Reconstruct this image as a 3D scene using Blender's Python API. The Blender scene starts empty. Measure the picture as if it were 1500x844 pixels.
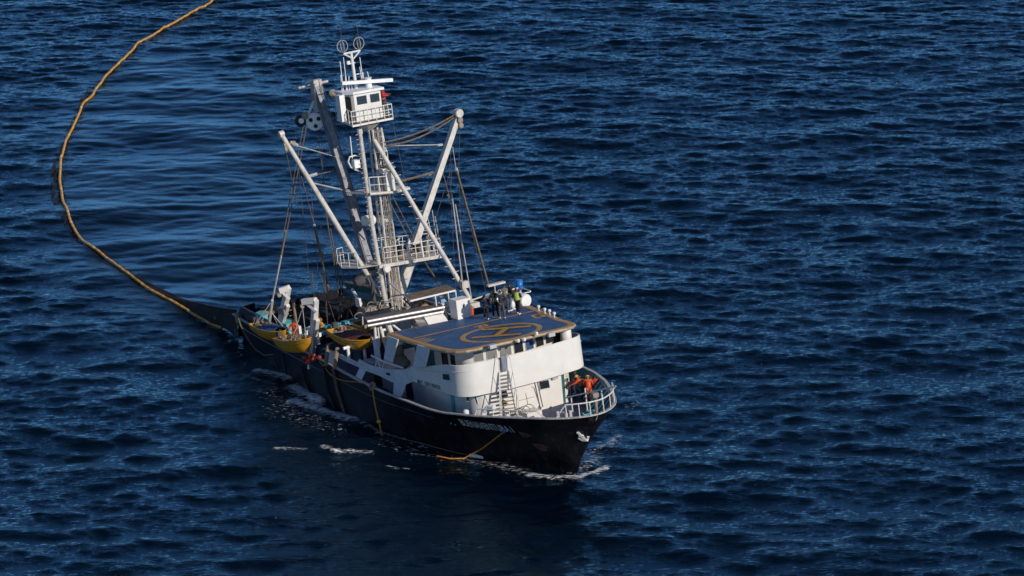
import bpy, bmesh, math, random
import numpy as np
from mathutils import Vector, Matrix
R = math.radians
random.seed(7); rng = np.random.default_rng(11)
SC = bpy.context.scene
COL = SC.collection

# ------------------------------------------------------------------ camera
PITCH = R(15.0); FPX = 5000.0
CAM = Vector((0.0, -223.5537, 59.9010))
cd = bpy.data.cameras.new('camera'); cd.sensor_width = 36; cd.lens = 36*FPX/1500; cd.clip_start = 1; cd.clip_end = 60000
cam = bpy.data.objects.new('camera', cd); COL.objects.link(cam)
cam.location = CAM; cam.rotation_euler = (math.pi/2-PITCH, 0, 0); SC.camera = cam

# ------------------------------------------------------------------ light
SUN_EL = R(27); SUN_AZ = R(180-45)          # azimuth clockwise from +Y: in front of the bow, a little to port
w = bpy.data.worlds.new('World'); SC.world = w; w.use_nodes = True
nt = w.node_tree; bg = nt.nodes['Background']
sky = nt.nodes.new('ShaderNodeTexSky'); sky.sky_type = 'NISHITA'; sky.sun_disc = False
sky.sun_elevation = SUN_EL; sky.sun_rotation = SUN_AZ; sky.air_density = 0.38; sky.dust_density = 0.1; sky.ozone_density = 2.2; sky.altitude = 500
nt.links.new(sky.outputs[0], bg.inputs[0]); bg.inputs[1].default_value = 0.130
sd = Vector((math.sin(SUN_AZ)*math.cos(SUN_EL), math.cos(SUN_AZ)*math.cos(SUN_EL), math.sin(SUN_EL)))
ld = bpy.data.lights.new('sun', 'SUN'); ld.energy = 3.7; ld.angle = R(0.53); ld.color = (1.0, 0.92, 0.82)
sun = bpy.data.objects.new('sun', ld); COL.objects.link(sun); sun.rotation_euler = (-sd).to_track_quat('-Z', 'Y').to_euler()
SC.view_settings.view_transform = 'Standard'; SC.view_settings.look = 'None'
SC.view_settings.exposure = 0.0; SC.view_settings.gamma = 1.0; SC.view_settings.use_curve_mapping = False

# ------------------------------------------------------------------ ship frame: x to the bow, y to port, z up
SM = Matrix(((0.51317691, 0.85115167, -0.11040971), (-0.8540698, 0.51914538, 0.03244785), (0.08493673, 0.07764611, 0.99335635)))
SO = Vector((0.10012174, -34.70025229, 0.0))
SHIP = Matrix.Translation(SO) @ SM.to_4x4()
SMT = SM.transposed()
_fw = Vector((0, math.cos(PITCH), -math.sin(PITCH))); _up = Vector((0, math.sin(PITCH), math.cos(PITCH)))
def _ray(px, py): return Vector(((px-750)/FPX, 0, 0)) - _up*((py-422)/FPX) + _fw
def P(px, py, x=None, y=None, z=None, dz=0.0):
    """survey point: sight line of the photo cut with a plane of the ship (x, y, or z + dz*x)"""
    d = SMT @ _ray(px, py); o = SMT @ (CAM-SO)
    if x is not None: t = (x-o.x)/d.x
    elif y is not None: t = (y-o.y)/d.y
    else: t = (z+dz*o.x-o.z)/(d.z-dz*d.x)
    return o+d*t
def W(px, py, z=0.0):
    d = _ray(px, py); return CAM+d*((z-CAM.z)/d.z)

# ------------------------------------------------------------------ materials
def mat(name, col, rough=0.5, metal=0.0, var=0.12, vscale=3.0, stain=None, samt=0.0, sscale=(2.5, 2.5, .5), bump=0.0, bscale=20, spec=0.5, coord='Object'):
    m = bpy.data.materials.new(name); m.use_nodes = True; t = m.node_tree; b = t.nodes['Principled BSDF']
    b.inputs['Roughness'].default_value = rough; b.inputs['Metallic'].default_value = metal
    b.inputs['Specular IOR Level'].default_value = spec
    tc = t.nodes.new('ShaderNodeTexCoord')
    n = t.nodes.new('ShaderNodeTexNoise'); n.inputs['Scale'].default_value = vscale; n.inputs['Detail'].default_value = 6
    t.links.new(tc.outputs[coord], n.inputs['Vector'])
    mr = t.nodes.new('ShaderNodeMapRange'); mr.inputs['From Min'].default_value = .3; mr.inputs['From Max'].default_value = .7
    mr.inputs['To Min'].default_value = 1-var*1.4; mr.inputs['To Max'].default_value = 1+var*.6
    t.links.new(n.outputs['Fac'], mr.inputs['Value'])
    mx = t.nodes.new('ShaderNodeMix'); mx.data_type = 'RGBA'; mx.blend_type = 'MULTIPLY'; mx.inputs[0].default_value = 1
    mx.inputs[6].default_value = (*col, 1); t.links.new(mr.outputs[0], mx.inputs[7]); out = mx.outputs[2]
    if stain is not None:
        mp = t.nodes.new('ShaderNodeMapping'); mp.inputs['Scale'].default_value = sscale; t.links.new(tc.outputs[coord], mp.inputs['Vector'])
        n2 = t.nodes.new('ShaderNodeTexNoise'); n2.inputs['Scale'].default_value = 2.2; n2.inputs['Detail'].default_value = 8; n2.inputs['Roughness'].default_value = .65
        t.links.new(mp.outputs[0], n2.inputs['Vector'])
        cr = t.nodes.new('ShaderNodeMapRange'); cr.inputs['From Min'].default_value = .66-.22*samt; cr.inputs['From Max'].default_value = .80-.15*samt
        t.links.new(n2.outputs['Fac'], cr.inputs['Value'])
        mu = t.nodes.new('ShaderNodeMath'); mu.operation = 'MULTIPLY'; mu.inputs[1].default_value = min(1, .45+samt*.5); t.links.new(cr.outputs[0], mu.inputs[0])
        m2 = t.nodes.new('ShaderNodeMix'); m2.data_type = 'RGBA'; m2.inputs[7].default_value = (*stain, 1)
        t.links.new(mu.outputs[0], m2.inputs[0]); t.links.new(out, m2.inputs[6]); out = m2.outputs[2]
    t.links.new(out, b.inputs['Base Color'])
    if bump:
        n3 = t.nodes.new('ShaderNodeTexNoise'); n3.inputs['Scale'].default_value = bscale; n3.inputs['Detail'].default_value = 5
        t.links.new(tc.outputs[coord], n3.inputs['Vector'])
        bp = t.nodes.new('ShaderNodeBump'); bp.inputs['Strength'].default_value = bump; bp.inputs['Distance'].default_value = .05
        t.links.new(n3.outputs['Fac'], bp.inputs['Height']); t.links.new(bp.outputs[0], b.inputs['Normal'])
    return m
RUST = (.16, .065, .025)
M = dict(
 white=mat('white_paint', (.70, .67, .62), .5, stain=(.36, .25, .17), samt=.16, var=.05, vscale=1.2, sscale=(3.5, 3.5, .45), bump=.15, bscale=.8),
 grey_white=mat('dented_white_plating', (.58, .60, .63), .5, stain=(.30, .27, .24), samt=.15, var=.10, sscale=(3, 3, .5), bump=.5, bscale=1.6),
 mastw=mat('weathered_white_steel', (.55, .51, .46), .5, stain=RUST, samt=.55, var=.2, sscale=(4, 4, 1.5)),
 spar=mat('spar_white', (.58, .54, .48), .5, stain=(.22, .12, .07), samt=.5, var=.15, sscale=(3, 3, .8)),
 boomgrey=mat('boom_grey_steel', (.20, .21, .25), .5, stain=RUST, samt=.35, var=.3, sscale=(2, 2, .6)),
 hull=mat('black_hull_paint', (.0045, .005, .011), .42, spec=.35, stain=(.050, .038, .032), samt=.60, var=.6, vscale=.8, sscale=(1.6, 1.6, .35), bump=.6, bscale=.9),
 hullin=mat('inner_bulwark_paint', (.03, .17, .20), .5, stain=(.02, .05, .06), samt=.4, var=.3),
 capw=mat('cap_rail_paint', (.48, .45, .43), .5, stain=RUST, samt=.5, var=.2, sscale=(2, 2, 2)),
 bluedeck=mat('blue_deck_paint', (.024, .095, .24), .58, stain=(.13, .16, .22), samt=.42, var=.30, vscale=1.2, sscale=(.45, 2.0, 1), bump=.12, bscale=5),
 foredeck=mat('dark_blue_deck', (.018, .042, .13), .6, stain=(.06, .05, .05), samt=.35, var=.3),
 ochre=mat('ochre_paint', (.52, .27, .04), .5, stain=(.12, .11, .10), samt=.30, var=.2, vscale=4, sscale=(3, 3, 3)),
 trim=mat('tan_edge_paint', (.38, .28, .17), .5, stain=(.10, .06, .04), samt=.3, var=.2),
 blackmark=mat('black_marking_paint', (.03, .035, .03), .5, stain=(.10, .11, .09), samt=.5, var=.3),
 yellow=mat('skiff_yellow', (.62, .29, .014), .42, stain=(.10, .07, .02), samt=.32, var=.18, sscale=(1.4, 1.4, 3)),
 yfloat=mat('yellow_float', (.62, .29, .028), .5, var=.3, vscale=9, stain=(.10, .07, .02), samt=.3),
 pfloat=mat('pale_float', (.60, .48, .24), .5, var=.2, vscale=8),
 net=mat('dark_net', (.010, .009, .009), .9, stain=(.035, .022, .014), samt=.6, var=.5, vscale=7, bump=1.0, bscale=6, sscale=(1, 1, 1)),
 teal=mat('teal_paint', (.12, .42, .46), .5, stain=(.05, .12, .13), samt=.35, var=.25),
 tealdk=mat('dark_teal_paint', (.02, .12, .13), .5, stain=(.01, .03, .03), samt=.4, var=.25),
 glass=mat('dark_glass', (.02, .024, .03), .08, var=.1, spec=.8),
 glassb=mat('blue_glass', (.04, .09, .22), .1, var=.1, spec=.8),
 glassg=mat('grey_blind_glass', (.22, .23, .22), .2, var=.1, spec=.6),
 dark=mat('dark_interior', (.02, .02, .025), .8, var=.3),
 steel=mat('bare_steel', (.35, .34, .33), .35, .7, var=.2, stain=RUST, samt=.3),
 silver=mat('bright_pipe', (.62, .60, .58), .28, .4, var=.1),
 roofgrey=mat('grey_roof', (.12, .11, .11), .6, var=.2, stain=(.2, .17, .14), samt=.3),
 canvas=mat('brown_canvas', (.20, .14, .09), .85, var=.3, stain=(.07, .05, .035), samt=.4, sscale=(2, 2, 2)),
 beige=mat('beige_canvas', (.30, .25, .20), .85, var=.25),
 rope=mat('brown_rope', (.16, .12, .085), .9, var=.4, vscale=8),
 wire=mat('steel_wire', (.10, .085, .075), .6, var=.3),
 wirel=mat('pale_wire', (.42, .40, .38), .6, var=.2),
 orope=mat('orange_rope', (.52, .20, .025), .8, var=.25, vscale=8),
 orange=mat('orange_oilskin', (.62, .085, .018), .6, var=.2),
 red=mat('red_cloth', (.45, .03, .02), .7, var=.2),
 maroon=mat('maroon_cover', (.11, .022, .022), .75, var=.3, vscale=5),
 green=mat('dark_green_cover', (.02, .05, .035), .75, var=.3),
 navy=mat('navy_cloth', (.018, .028, .06), .85, var=.25), blk=mat('black_cloth', (.012, .012, .014), .85, var=.25),
 ltblue=mat('light_blue_cloth', (.22, .36, .55), .8, var=.15), dgrey=mat('dark_grey_cloth', (.07, .065, .065), .85, var=.2),
 tan=mat('tan_cloth', (.28, .19, .12), .85, var=.35, vscale=14), grey=mat('grey_cloth', (.17, .155, .13), .85, var=.2),
 jeans=mat('denim', (.10, .15, .24), .85, var=.2), hivis=mat('hi_vis_yellow', (.42, .50, .10), .6, var=.15),
 skin=mat('skin', (.26, .13, .08), .6, var=.1), hair=mat('dark_hair', (.015, .012, .01), .8, var=.2),
 helmet=mat('yellow_helmet', (.65, .38, .02), .35, var=.05), whitep=mat('white_plastic', (.78, .76, .72), .35, var=.06, stain=(.3, .25, .2), samt=.1),
 blue=mat('blue_plastic', (.01, .16, .50), .35, var=.1), cobalt=mat('blue_tarp', (.03, .09, .22), .7, var=.3, vscale=5),
 rubber=mat('black_rubber', (.02, .02, .02), .8, var=.2), letter=mat('letter_white', (.62, .60, .58), .6, stain=(.12, .12, .13), samt=.1, var=.15, sscale=(2, 2, 4)),
 letterk=mat('letter_black', (.03, .03, .04), .6, stain=(.3, .3, .32), samt=.3, var=.1), ruststain=mat('rust_patch', (.10, .04, .018), .9, var=.5, vscale=6),
)

# ------------------------------------------------------------------ mesh builder
def frame_of(d, up=Vector((0, 0, 1))):
    d = d.normalized()
    if abs(d.dot(up)) > .97: up = Vector((1, 0, 0)) if abs(d.x) < .9 else Vector((0, 1, 0))
    s = d.cross(up).normalized(); return s, s.cross(d).normalized()
class MB:
    def __init__(s): s.v = []; s.f = []
    def add(s, vs, fs):
        o = len(s.v); s.v += [Vector(p) for p in vs]; s.f += [tuple(i+o for i in f) for f in fs]; return s
    def box(s, c, d, rz=0, m=None):
        c = Vector(c); q = Matrix.Rotation(rz, 3, 'Z') if m is None else m
        vs = [c+q @ Vector((a*d[0]/2, b*d[1]/2, e*d[2]/2)) for a in (-1, 1) for b in (-1, 1) for e in (-1, 1)]
        return s.add(vs, [(0, 1, 3, 2), (4, 6, 7, 5), (0, 4, 5, 1), (2, 3, 7, 6), (0, 2, 6, 4), (1, 5, 7, 3)])
    def tube(s, pts, r, n=8, closed=False):
        pts = [Vector(p) for p in pts]; k = len(pts); rr = r if isinstance(r, (list, tuple)) else [r]*k
        vs = []; fs = []; prev = None
        for i, p in enumerate(pts):
            if closed: d = pts[(i+1) % k]-pts[i-1]
            else: d = pts[min(i+1, k-1)]-pts[max(i-1, 0)]
            if d.length < 1e-7: d = Vector((0, 0, 1))
            d.normalize()
            if prev is None: a, b = frame_of(d)
            else:
                a = (prev-d*prev.dot(d))
                a = a.normalized() if a.length > 1e-5 else frame_of(d)[0]; b = a.cross(d)
            prev = a
            for j in range(n):
                t = 2*math.pi*j/n; vs.append(p+(a*math.cos(t)+b*math.sin(t))*rr[i])
        m = k if closed else k-1
        for i in range(m):
            for j in range(n):
                i2 = (i+1) % k; fs.append((i*n+j, i*n+(j+1) % n, i2*n+(j+1) % n, i2*n+j))
        if not closed: fs += [tuple(range(n-1, -1, -1)), tuple(range((k-1)*n, k*n))]
        return s.add(vs, fs)
    def bar(s, a, b, wd, h, up=(0, 0, 1), w2=None, h2=None):
        a = Vector(a); b = Vector(b); x, y = frame_of(b-a, Vector(up)); vs = []
        for p, ww, hh in ((a, wd, h), (b, w2 or wd, h2 or h)):
            vs += [p+x*(i*ww/2)+y*(j*hh/2) for i, j in ((-1, -1), (1, -1), (1, 1), (-1, 1))]
        return s.add(vs, [(0, 1, 2, 3), (7, 6, 5, 4), (0, 4, 5, 1), (1, 5, 6, 2), (2, 6, 7, 3), (3, 7, 4, 0)])
    def prism(s, poly, vec):
        poly = [Vector(p) for p in poly]; v = Vector(vec); n = len(poly)
        return s.add(poly+[p+v for p in poly], [tuple(range(n-1, -1, -1)), tuple(range(n, 2*n))]+[(i, (i+1) % n, n+(i+1) % n, n+i) for i in range(n)])
    def lathe(s, prof, base, axis=(0, 0, 1), n=16):
        base = Vector(base); ax = Vector(axis).normalized(); a, b = frame_of(ax); vs = []; fs = []
        for (r, h) in prof:
            for j in range(n):
                t = 2*math.pi*j/n; vs.append(base+ax*h+(a*math.cos(t)+b*math.sin(t))*max(r, 1e-4))
        k = len(prof)
        for i in range(k-1):
            for j in range(n): fs.append((i*n+j, i*n+(j+1) % n, (i+1)*n+(j+1) % n, (i+1)*n+j))
        fs += [tuple(range(n-1, -1, -1)), tuple(range((k-1)*n, k*n))]
        return s.add(vs, fs)
    def ball(s, c, r, n=10, sx=1, sy=1, sz=1):
        c = Vector(c); vs = []; fs = []; m = n//2+1
        for i in range(m+1):
            ph = math.pi*i/m
            for j in range(n):
                t = 2*math.pi*j/n; q = max(math.sin(ph), 1e-3); vs.append(c+Vector((q*math.cos(t)*r*sx, q*math.sin(t)*r*sy, math.cos(ph)*r*sz)))
        for i in range(m):
            for j in range(n): fs.append((i*n+j, i*n+(j+1) % n, (i+1)*n+(j+1) % n, (i+1)*n+j))
        fs += [tuple(range(n-1, -1, -1)), tuple(range(m*n, m*n+n))]
        return s.add(vs, fs)
    def grid(s, rows, thick=0.0, flip=False):
        """rows of points -> surface; thick>0 makes it a closed slab along its normals"""
        k = len(rows); n = len(rows[0]); pts = [[Vector(p) for p in r] for r in rows]
        vs = [p for r in pts for p in r]
        fs = [(i*n+j, i*n+j+1, (i+1)*n+j+1, (i+1)*n+j) for i in range(k-1) for j in range(n-1)]
        if not thick: return s.add(vs, fs)
        back = []
        for i in range(k):
            for j in range(n):
                a = pts[min(i+1, k-1)][j]-pts[max(i-1, 0)][j]; b = pts[i][min(j+1, n-1)]-pts[i][max(j-1, 0)]
                nn = a.cross(b); nn = nn.normalized() if nn.length > 1e-9 else Vector((0, 0, 1))
                back.append(pts[i][j]+nn*(-thick if flip else thick))
        o = k*n; fs += [tuple(o+q for q in reversed(f)) for f in fs]
        rim = [(0, j) for j in range(n)]+[(i, n-1) for i in range(1, k)]+[(k-1, j) for j in range(n-2, -1, -1)]+[(i, 0) for i in range(k-2, 0, -1)]
        ids = [i*n+j for i, j in rim]
        fs += [(ids[q], ids[(q+1) % len(ids)], o+ids[(q+1) % len(ids)], o+ids[q]) for q in range(len(ids))]
        return s.add(vs+back, fs)
    def build(s, name, m, parent=None, smooth=None, at=None):
        me = bpy.data.meshes.new(name)
        off = Vector(at) if at is not None else (Vector(parent['_o']) if parent is not None and '_o' in parent else Vector())
        me.from_pydata([tuple(p-off) for p in s.v], [], s.f)
        bm = bmesh.new(); bm.from_mesh(me); bmesh.ops.recalc_face_normals(bm, faces=bm.faces); bm.to_mesh(me); bm.free()
        me.materials.append(M[m] if isinstance(m, str) else m)
        if smooth is not None:
            for p in me.polygons: p.use_smooth = True
            try: me.set_sharp_from_angle(angle=R(smooth))
            except Exception: pass
        o = bpy.data.objects.new(name, me); COL.objects.link(o)
        if parent is not None:
            o.parent = parent
            if '_o' in parent: o['_o'] = parent['_o']
        elif at is not None: o.matrix_world = SHIP @ Matrix.Translation(off); 
        return o
def tag(o, label=None, cat=None, group=None, kind=None):
    for k, v in (('label', label), ('category', cat), ('group', group), ('kind', kind)):
        if v: o[k] = v
    return o
def thing(name, label, cat, loc=(0, 0, 0), rz=0, group=None, world=False, local=False, tilt=0):
    """an Empty at the thing's base in the ship's frame; parts are given in ship coordinates unless local"""
    o = bpy.data.objects.new(name, None); COL.objects.link(o); o.empty_display_size = .2
    T = Matrix.Translation(Vector(loc)) @ Matrix.Rotation(rz, 4, 'Z') @ Matrix.Rotation(tilt, 4, 'Y')
    o.matrix_world = T if world else SHIP @ T
    o['_o'] = (0.0, 0.0, 0.0) if local else tuple(Vector(loc))
    return tag(o, label, cat, group)
def clear_tmp():
    for o in bpy.data.objects:
        if '_o' in o: del o['_o']
def arc(c, r, a0, a1, n, ax=(1, 0, 0), ay=(0, 1, 0)):
    c = Vector(c); ax = Vector(ax); ay = Vector(ay)
    return [c+ax*(r*math.cos(a0+(a1-a0)*i/(n-1)))+ay*(r*math.sin(a0+(a1-a0)*i/(n-1))) for i in range(n)]
def lerp(a, b, t): return Vector(a)*(1-t)+Vector(b)*t
def text_mesh(txt, size=1.0):
    cu = bpy.data.curves.new('txt', 'FONT'); cu.body = txt; cu.size = size; cu.align_x = 'LEFT'; cu.resolution_u = 3; cu.offset = .006*size
    ob = bpy.data.objects.new('txt', cu); COL.objects.link(ob)
    bpy.context.view_layer.update()
    me = bpy.data.meshes.new_from_object(ob.evaluated_get(bpy.context.evaluated_depsgraph_get()))
    bpy.data.objects.remove(ob); vs = [v.co.copy() for v in me.vertices]; fs = [tuple(p.vertices) for p in me.polygons]
    return vs, fs

# ================================================================== SEA
NT = 1536; TILE = 170.0
def field(kmin, kmax, slope, th0, spread, seed):
    g = np.random.default_rng(seed)
    k1 = np.fft.fftfreq(NT, TILE/NT)*2*np.pi; kx, ky = np.meshgrid(k1, k1)
    k = np.hypot(kx, ky); k[0, 0] = 1; th = np.arctan2(ky, kx)
    A = k**(-slope)*np.exp(-(kmin/k)**4)*np.exp(-(k/kmax)**4); A[0, 0] = 0
    D = np.abs(np.cos(th-th0))**spread+.06
    h = (g.normal(size=k.shape)+1j*g.normal(size=k.shape))*A*np.sqrt(D)
    z = np.fft.ifft2(h).real; z /= z.std()
    dx = np.fft.ifft2(-1j*kx/k*h).real; dy = np.fft.ifft2(-1j*ky/k*h).real
    sc = np.fft.ifft2(h).real.std(); return z, dx/sc, dy/sc
TH = R(97)
LW = field(1.3, 5.5, 1.65, R(97), 3.2, 3)          # swell and wind waves
SW = field(4.2, 22, 1.4, R(78), 2.6, 5)     # short chop
def samp(F, x, y):
    u = (np.asarray(x)/TILE*NT) % NT; v = (np.asarray(y)/TILE*NT) % NT
    i = np.floor(u).astype(int); j = np.floor(v).astype(int); fu = u-i; fv = v-j; i2 = (i+1) % NT; j2 = (j+1) % NT; i %= NT; j %= NT
    return (F[j, i]*(1-fu)+F[j, i2]*fu)*(1-fv)+(F[j2, i]*(1-fu)+F[j2, i2]*fu)*fv
slick_px = [(240, 110), (300, 150), (150, 170), (215, 175), (280, 195), (330, 240), (230, 250), (170, 270), (250, 330), (330, 310), (180, 340), (270, 400), (330, 380), (380, 330)]
SL = [W(*q) for q in slick_px]
def slick(x, y):
    s = np.zeros_like(np.asarray(x, float))
    for q in SL: s = np.maximum(s, np.exp(-(((x-q.x)/6.0)**2+((y-q.y)/15.0)**2)))
    return np.clip(s*1.15, 0, 1)
AL, AS, AW = .049, .0135, .085
def swell(x, y): return samp(LW[0], x*.27+11, y*.25+5)*AW
def sea_h(x, y):
    s = slick(np.array([x], float), np.array([y], float))[0]
    return float(swell(x, y)+samp(LW[0], x, y)*AL*(1-.6*s)+samp(SW[0], x, y)*AS*(1-.75*s))
def axis(lo, hi, st, far):
    a = list(np.arange(lo, hi+st, st)); d = st; p = a[-1]; up = []
    while p < far: d *= 1.12; p += d; up.append(p)
    d = st; p = a[0]; dn = []
    while p > -far: d *= 1.12; p -= d; dn.append(p)
    return np.array(dn[::-1]+a+up)
xa = axis(-64, 64, .135, 30000); ya = axis(-64, 122, .17, 30000)
X, Y = np.meshgrid(xa, ya)
fade = np.clip(1.6-np.maximum(np.abs(X)/90, np.abs(Y-20)/160), 0, 1)
S = slick(X, Y)
gust = .85+.3*(samp(LW[0], X*.19+31, Y*.13+7)*.35+.5)
Z = (swell(X, Y)+samp(LW[0], X, Y)*AL*(1-.6*S)+samp(SW[0], X, Y)*AS*(1-.75*S)*gust)*fade
XX = X+fade*(samp(LW[1], X, Y)*AL*.55*(1-.3*S)+samp(SW[1], X, Y)*AS*.35*(1-.6*S))
YY = Y-.9*Z+fade*(samp(LW[2], X, Y)*AL*.55*(1-.3*S)+samp(SW[2], X, Y)*AS*.35*(1-.6*S))
foam_lines = [  # (pixels of the crest line, width m, strength)
 ([(376, 542), (402, 548), (424, 555)], .5, 1.05), ([(364, 553), (385, 558), (402, 562)], .28, .62),
 ([(432, 568), (446, 576), (466, 587)], .7, 1.2), ([(430, 589), (452, 594), (480, 603), (514, 614)], .6, 1.15),
 ([(404, 657), (425, 656), (448, 658)], .26, .78), ([(474, 655), (493, 660), (515, 658), (545, 661)], .28, .80),
 ([(515, 614), (560, 634), (620, 651), (690, 668)], .3, .70), ([(560, 646), (600, 656), (650, 666), (700, 676), (760, 690)], .8, .50),
 ([(568, 682), (580, 684), (596, 684)], .22, .70), ([(663, 688), (680, 689)], .2, .62), ([(690, 672), (740, 688), (780, 696)], .35, .62),
 ([(775, 697), (812, 701), (848, 699), (870, 692), (888, 685)], .34, .95),
 ([(838, 690), (862, 684), (872, 672)], .7, .60), ([(882, 656), (893, 650), (906, 638)], .4, .74), ([(915, 600), (935, 592)], .5, .42),
 ([(90, 422), (105, 424)], .3, .6), ([(410, 600), (450, 615), (500, 625)], 1.6, .40), ([(400, 575), (440, 600), (470, 612)], 1.4, .42), ([(840, 670), (880, 660)], 1.4, .42)]
foam = np.zeros_like(X)
for px, wd, st in foam_lines:
    q = [W(*p) for p in px]
    for a, b in zip(q[:-1], q[1:]):
        dx, dy = b.x-a.x, b.y-a.y; L2 = dx*dx+dy*dy
        m = (np.abs(X-(a.x+b.x)/2) < 9) & (np.abs(Y-(a.y+b.y)/2) < 12)
        t = np.clip(((X[m]-a.x)*dx+(Y[m]-a.y)*dy)/L2, 0, 1); d = np.hypot((X[m]-a.x-t*dx), (Y[m]-a.y-t*dy)/1.5)
        foam[m] = np.maximum(foam[m], st*np.exp(-(d/wd)**2))
Z += np.clip(foam-.3, 0, 1)*.10
ny, nx = X.shape
me = bpy.data.meshes.new('water')
co = np.stack([XX, YY, Z], -1).reshape(-1, 3)
idx = np.arange(nx*ny).reshape(ny, nx)
fc = np.stack([idx[:-1, :-1], idx[:-1, 1:], idx[1:, 1:], idx[1:, :-1]], -1).reshape(-1, 4)
me.vertices.add(len(co)); me.vertices.foreach_set('co', co.astype(np.float32).ravel())
me.loops.add(fc.size); me.loops.foreach_set('vertex_index', fc.astype(np.int32).ravel())
me.polygons.add(len(fc)); me.polygons.foreach_set('loop_start', np.arange(0, fc.size, 4, dtype=np.int32)); me.polygons.foreach_set('loop_total', np.full(len(fc), 4, np.int32))
me.polygons.foreach_set('use_smooth', np.ones(len(fc), bool))
me.update(calc_edges=True)
at_ = me.attributes.new('foam', 'FLOAT', 'POINT'); at_.data.foreach_set('value', foam.astype(np.float32).ravel())
at_ = me.attributes.new('slick', 'FLOAT', 'POINT'); at_.data.foreach_set('value', S.astype(np.float32).ravel())
wm = bpy.data.materials.new('sea_water'); wm.use_nodes = True; t = wm.node_tree; b = t.nodes['Principled BSDF']

tc = t.nodes.new('ShaderNodeTexCoord')
def wnoise(sx, sy, rz, detail, rough=.55):
    mp = t.nodes.new('ShaderNodeMapping'); mp.inputs['Scale'].default_value = (sx, sy, 1); mp.inputs['Rotation'].default_value = (0, 0, rz)
    t.links.new(tc.outputs['Object'], mp.inputs['Vector']); n = t.nodes.new('ShaderNodeTexNoise'); n.inputs['Scale'].default_value = 1
    n.inputs['Detail'].default_value = detail; n.inputs['Roughness'].default_value = rough; t.links.new(mp.outputs[0], n.inputs['Vector']); return n
asl = t.nodes.new('ShaderNodeAttribute'); asl.attribute_name = 'slick'
afo = t.nodes.new('ShaderNodeAttribute'); afo.attribute_name = 'foam'
n1 = wnoise(1.3, 4.6, .16, 8, .62); n2 = wnoise(3.4, 8.0, -.12, 5, .6)
s1 = t.nodes.new('ShaderNodeMapRange'); s1.inputs['To Min'].default_value = 1.0; s1.inputs['To Max'].default_value = .25
t.links.new(asl.outputs['Fac'], s1.inputs['Value'])
b1 = t.nodes.new('ShaderNodeBump'); b1.inputs['Distance'].default_value = .06; t.links.new(n1.outputs['Fac'], b1.inputs['Height']); t.links.new(s1.outputs[0], b1.inputs['Strength'])
b2 = t.nodes.new('ShaderNodeBump'); b2.inputs['Distance'].default_value = .03; t.links.new(n2.outputs['Fac'], b2.inputs['Height']); t.links.new(s1.outputs[0], b2.inputs['Strength']); t.links.new(b1.outputs[0], b2.inputs['Normal'])
t.nodes.remove(b)
dfw = t.nodes.new('ShaderNodeBsdfDiffuse'); dfw.inputs['Color'].default_value = (.0003, .0034, .0095, 1)
glw = t.nodes.new('ShaderNodeBsdfGlossy'); glw.inputs['Color'].default_value = (.47, .79, .95, 1); glw.inputs['Roughness'].default_value = .06
frw = t.nodes.new('ShaderNodeFresnel'); frw.inputs['IOR'].default_value = 1.34; b = t.nodes.new('ShaderNodeMixShader')
for q_ in (glw, frw): t.links.new(b2.outputs[0], q_.inputs['Normal'])
t.links.new(frw.outputs[0], b.inputs[0]); t.links.new(dfw.outputs[0], b.inputs[1]); t.links.new(glw.outputs[0], b.inputs[2])
fn = wnoise(2.6, 5.5, .25, 10, .72)
ad = t.nodes.new('ShaderNodeMath'); ad.operation = 'ADD'; t.links.new(afo.outputs['Fac'], ad.inputs[0])
sb = t.nodes.new('ShaderNodeMath'); sb.operation = 'MULTIPLY_ADD'; sb.inputs[1].default_value = 3.6; sb.inputs[2].default_value = -2.15
t.links.new(fn.outputs['Fac'], sb.inputs[0]); t.links.new(sb.outputs[0], ad.inputs[1])
fr = t.nodes.new('ShaderNodeMapRange'); fr.inputs['From Min'].default_value = .25; fr.inputs['From Max'].default_value = 1.0; fr.clamp = True; t.links.new(ad.outputs[0], fr.inputs['Value'])
fd = t.nodes.new('ShaderNodeBsdfDiffuse'); fd.inputs['Color'].default_value = (.85, .86, .86, 1)
ms = t.nodes.new('ShaderNodeMixShader'); t.links.new(fr.outputs[0], ms.inputs[0]); t.links.new(b.outputs[0], ms.inputs[1]); t.links.new(fd.outputs[0], ms.inputs[2])
t.links.new(ms.outputs[0], t.nodes['Material Output'].inputs['Surface'])
me.materials.append(wm)
water = bpy.data.objects.new('water', me); COL.objects.link(water); tag(water, kind='structure')

# ================================================================== FISHING BOAT
boat = thing('fishing_boat', 'long black-hulled tuna seiner with white superstructure, blue helideck and tall mast, heeling at sea', 'fishing boat')
XS = [-27.3, -25, -20, -15, -10, -5, 0, 1.3, 3.7, 5.9, 8.1, 8.9, 9.4, 9.7, 9.8]; BS = [4.0, 4.4, 4.9, 5.2, 5.4, 5.5, 5.3, 5.15, 4.4, 3.4, 2.25, 1.65, 1.05, .5, 0]
ZX = [-27.3, -20, -15, -12, -8.5, -5, -3, -.5, 1.3, 3.7, 5.9, 8, 9.8]; ZZ = [4.5, 4.4, 4.2, 4.05, 3.72, 3.5, 3.41, 3.3, 3.26, 3.32, 3.38, 3.43, 3.46]
WX = [-27.3, -20, -15, -9, -5.8, -1.8, 1.3, 4.4, 6.0, 6.9]; WB = [3.5, 4.75, 5.3, 5.4, 5.05, 4.1, 2.85, 1.35, .45, 0]
def bG(x): return float(np.interp(x, XS, BS))
def zG(x): return float(np.interp(x, ZX, ZZ))
ZB = -2.6
def stemx(z):
    return float(np.interp(z, [ZB, -.4, 1.2, 3.4], [5.9, 6.9, 8.0, 9.8]))
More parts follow.
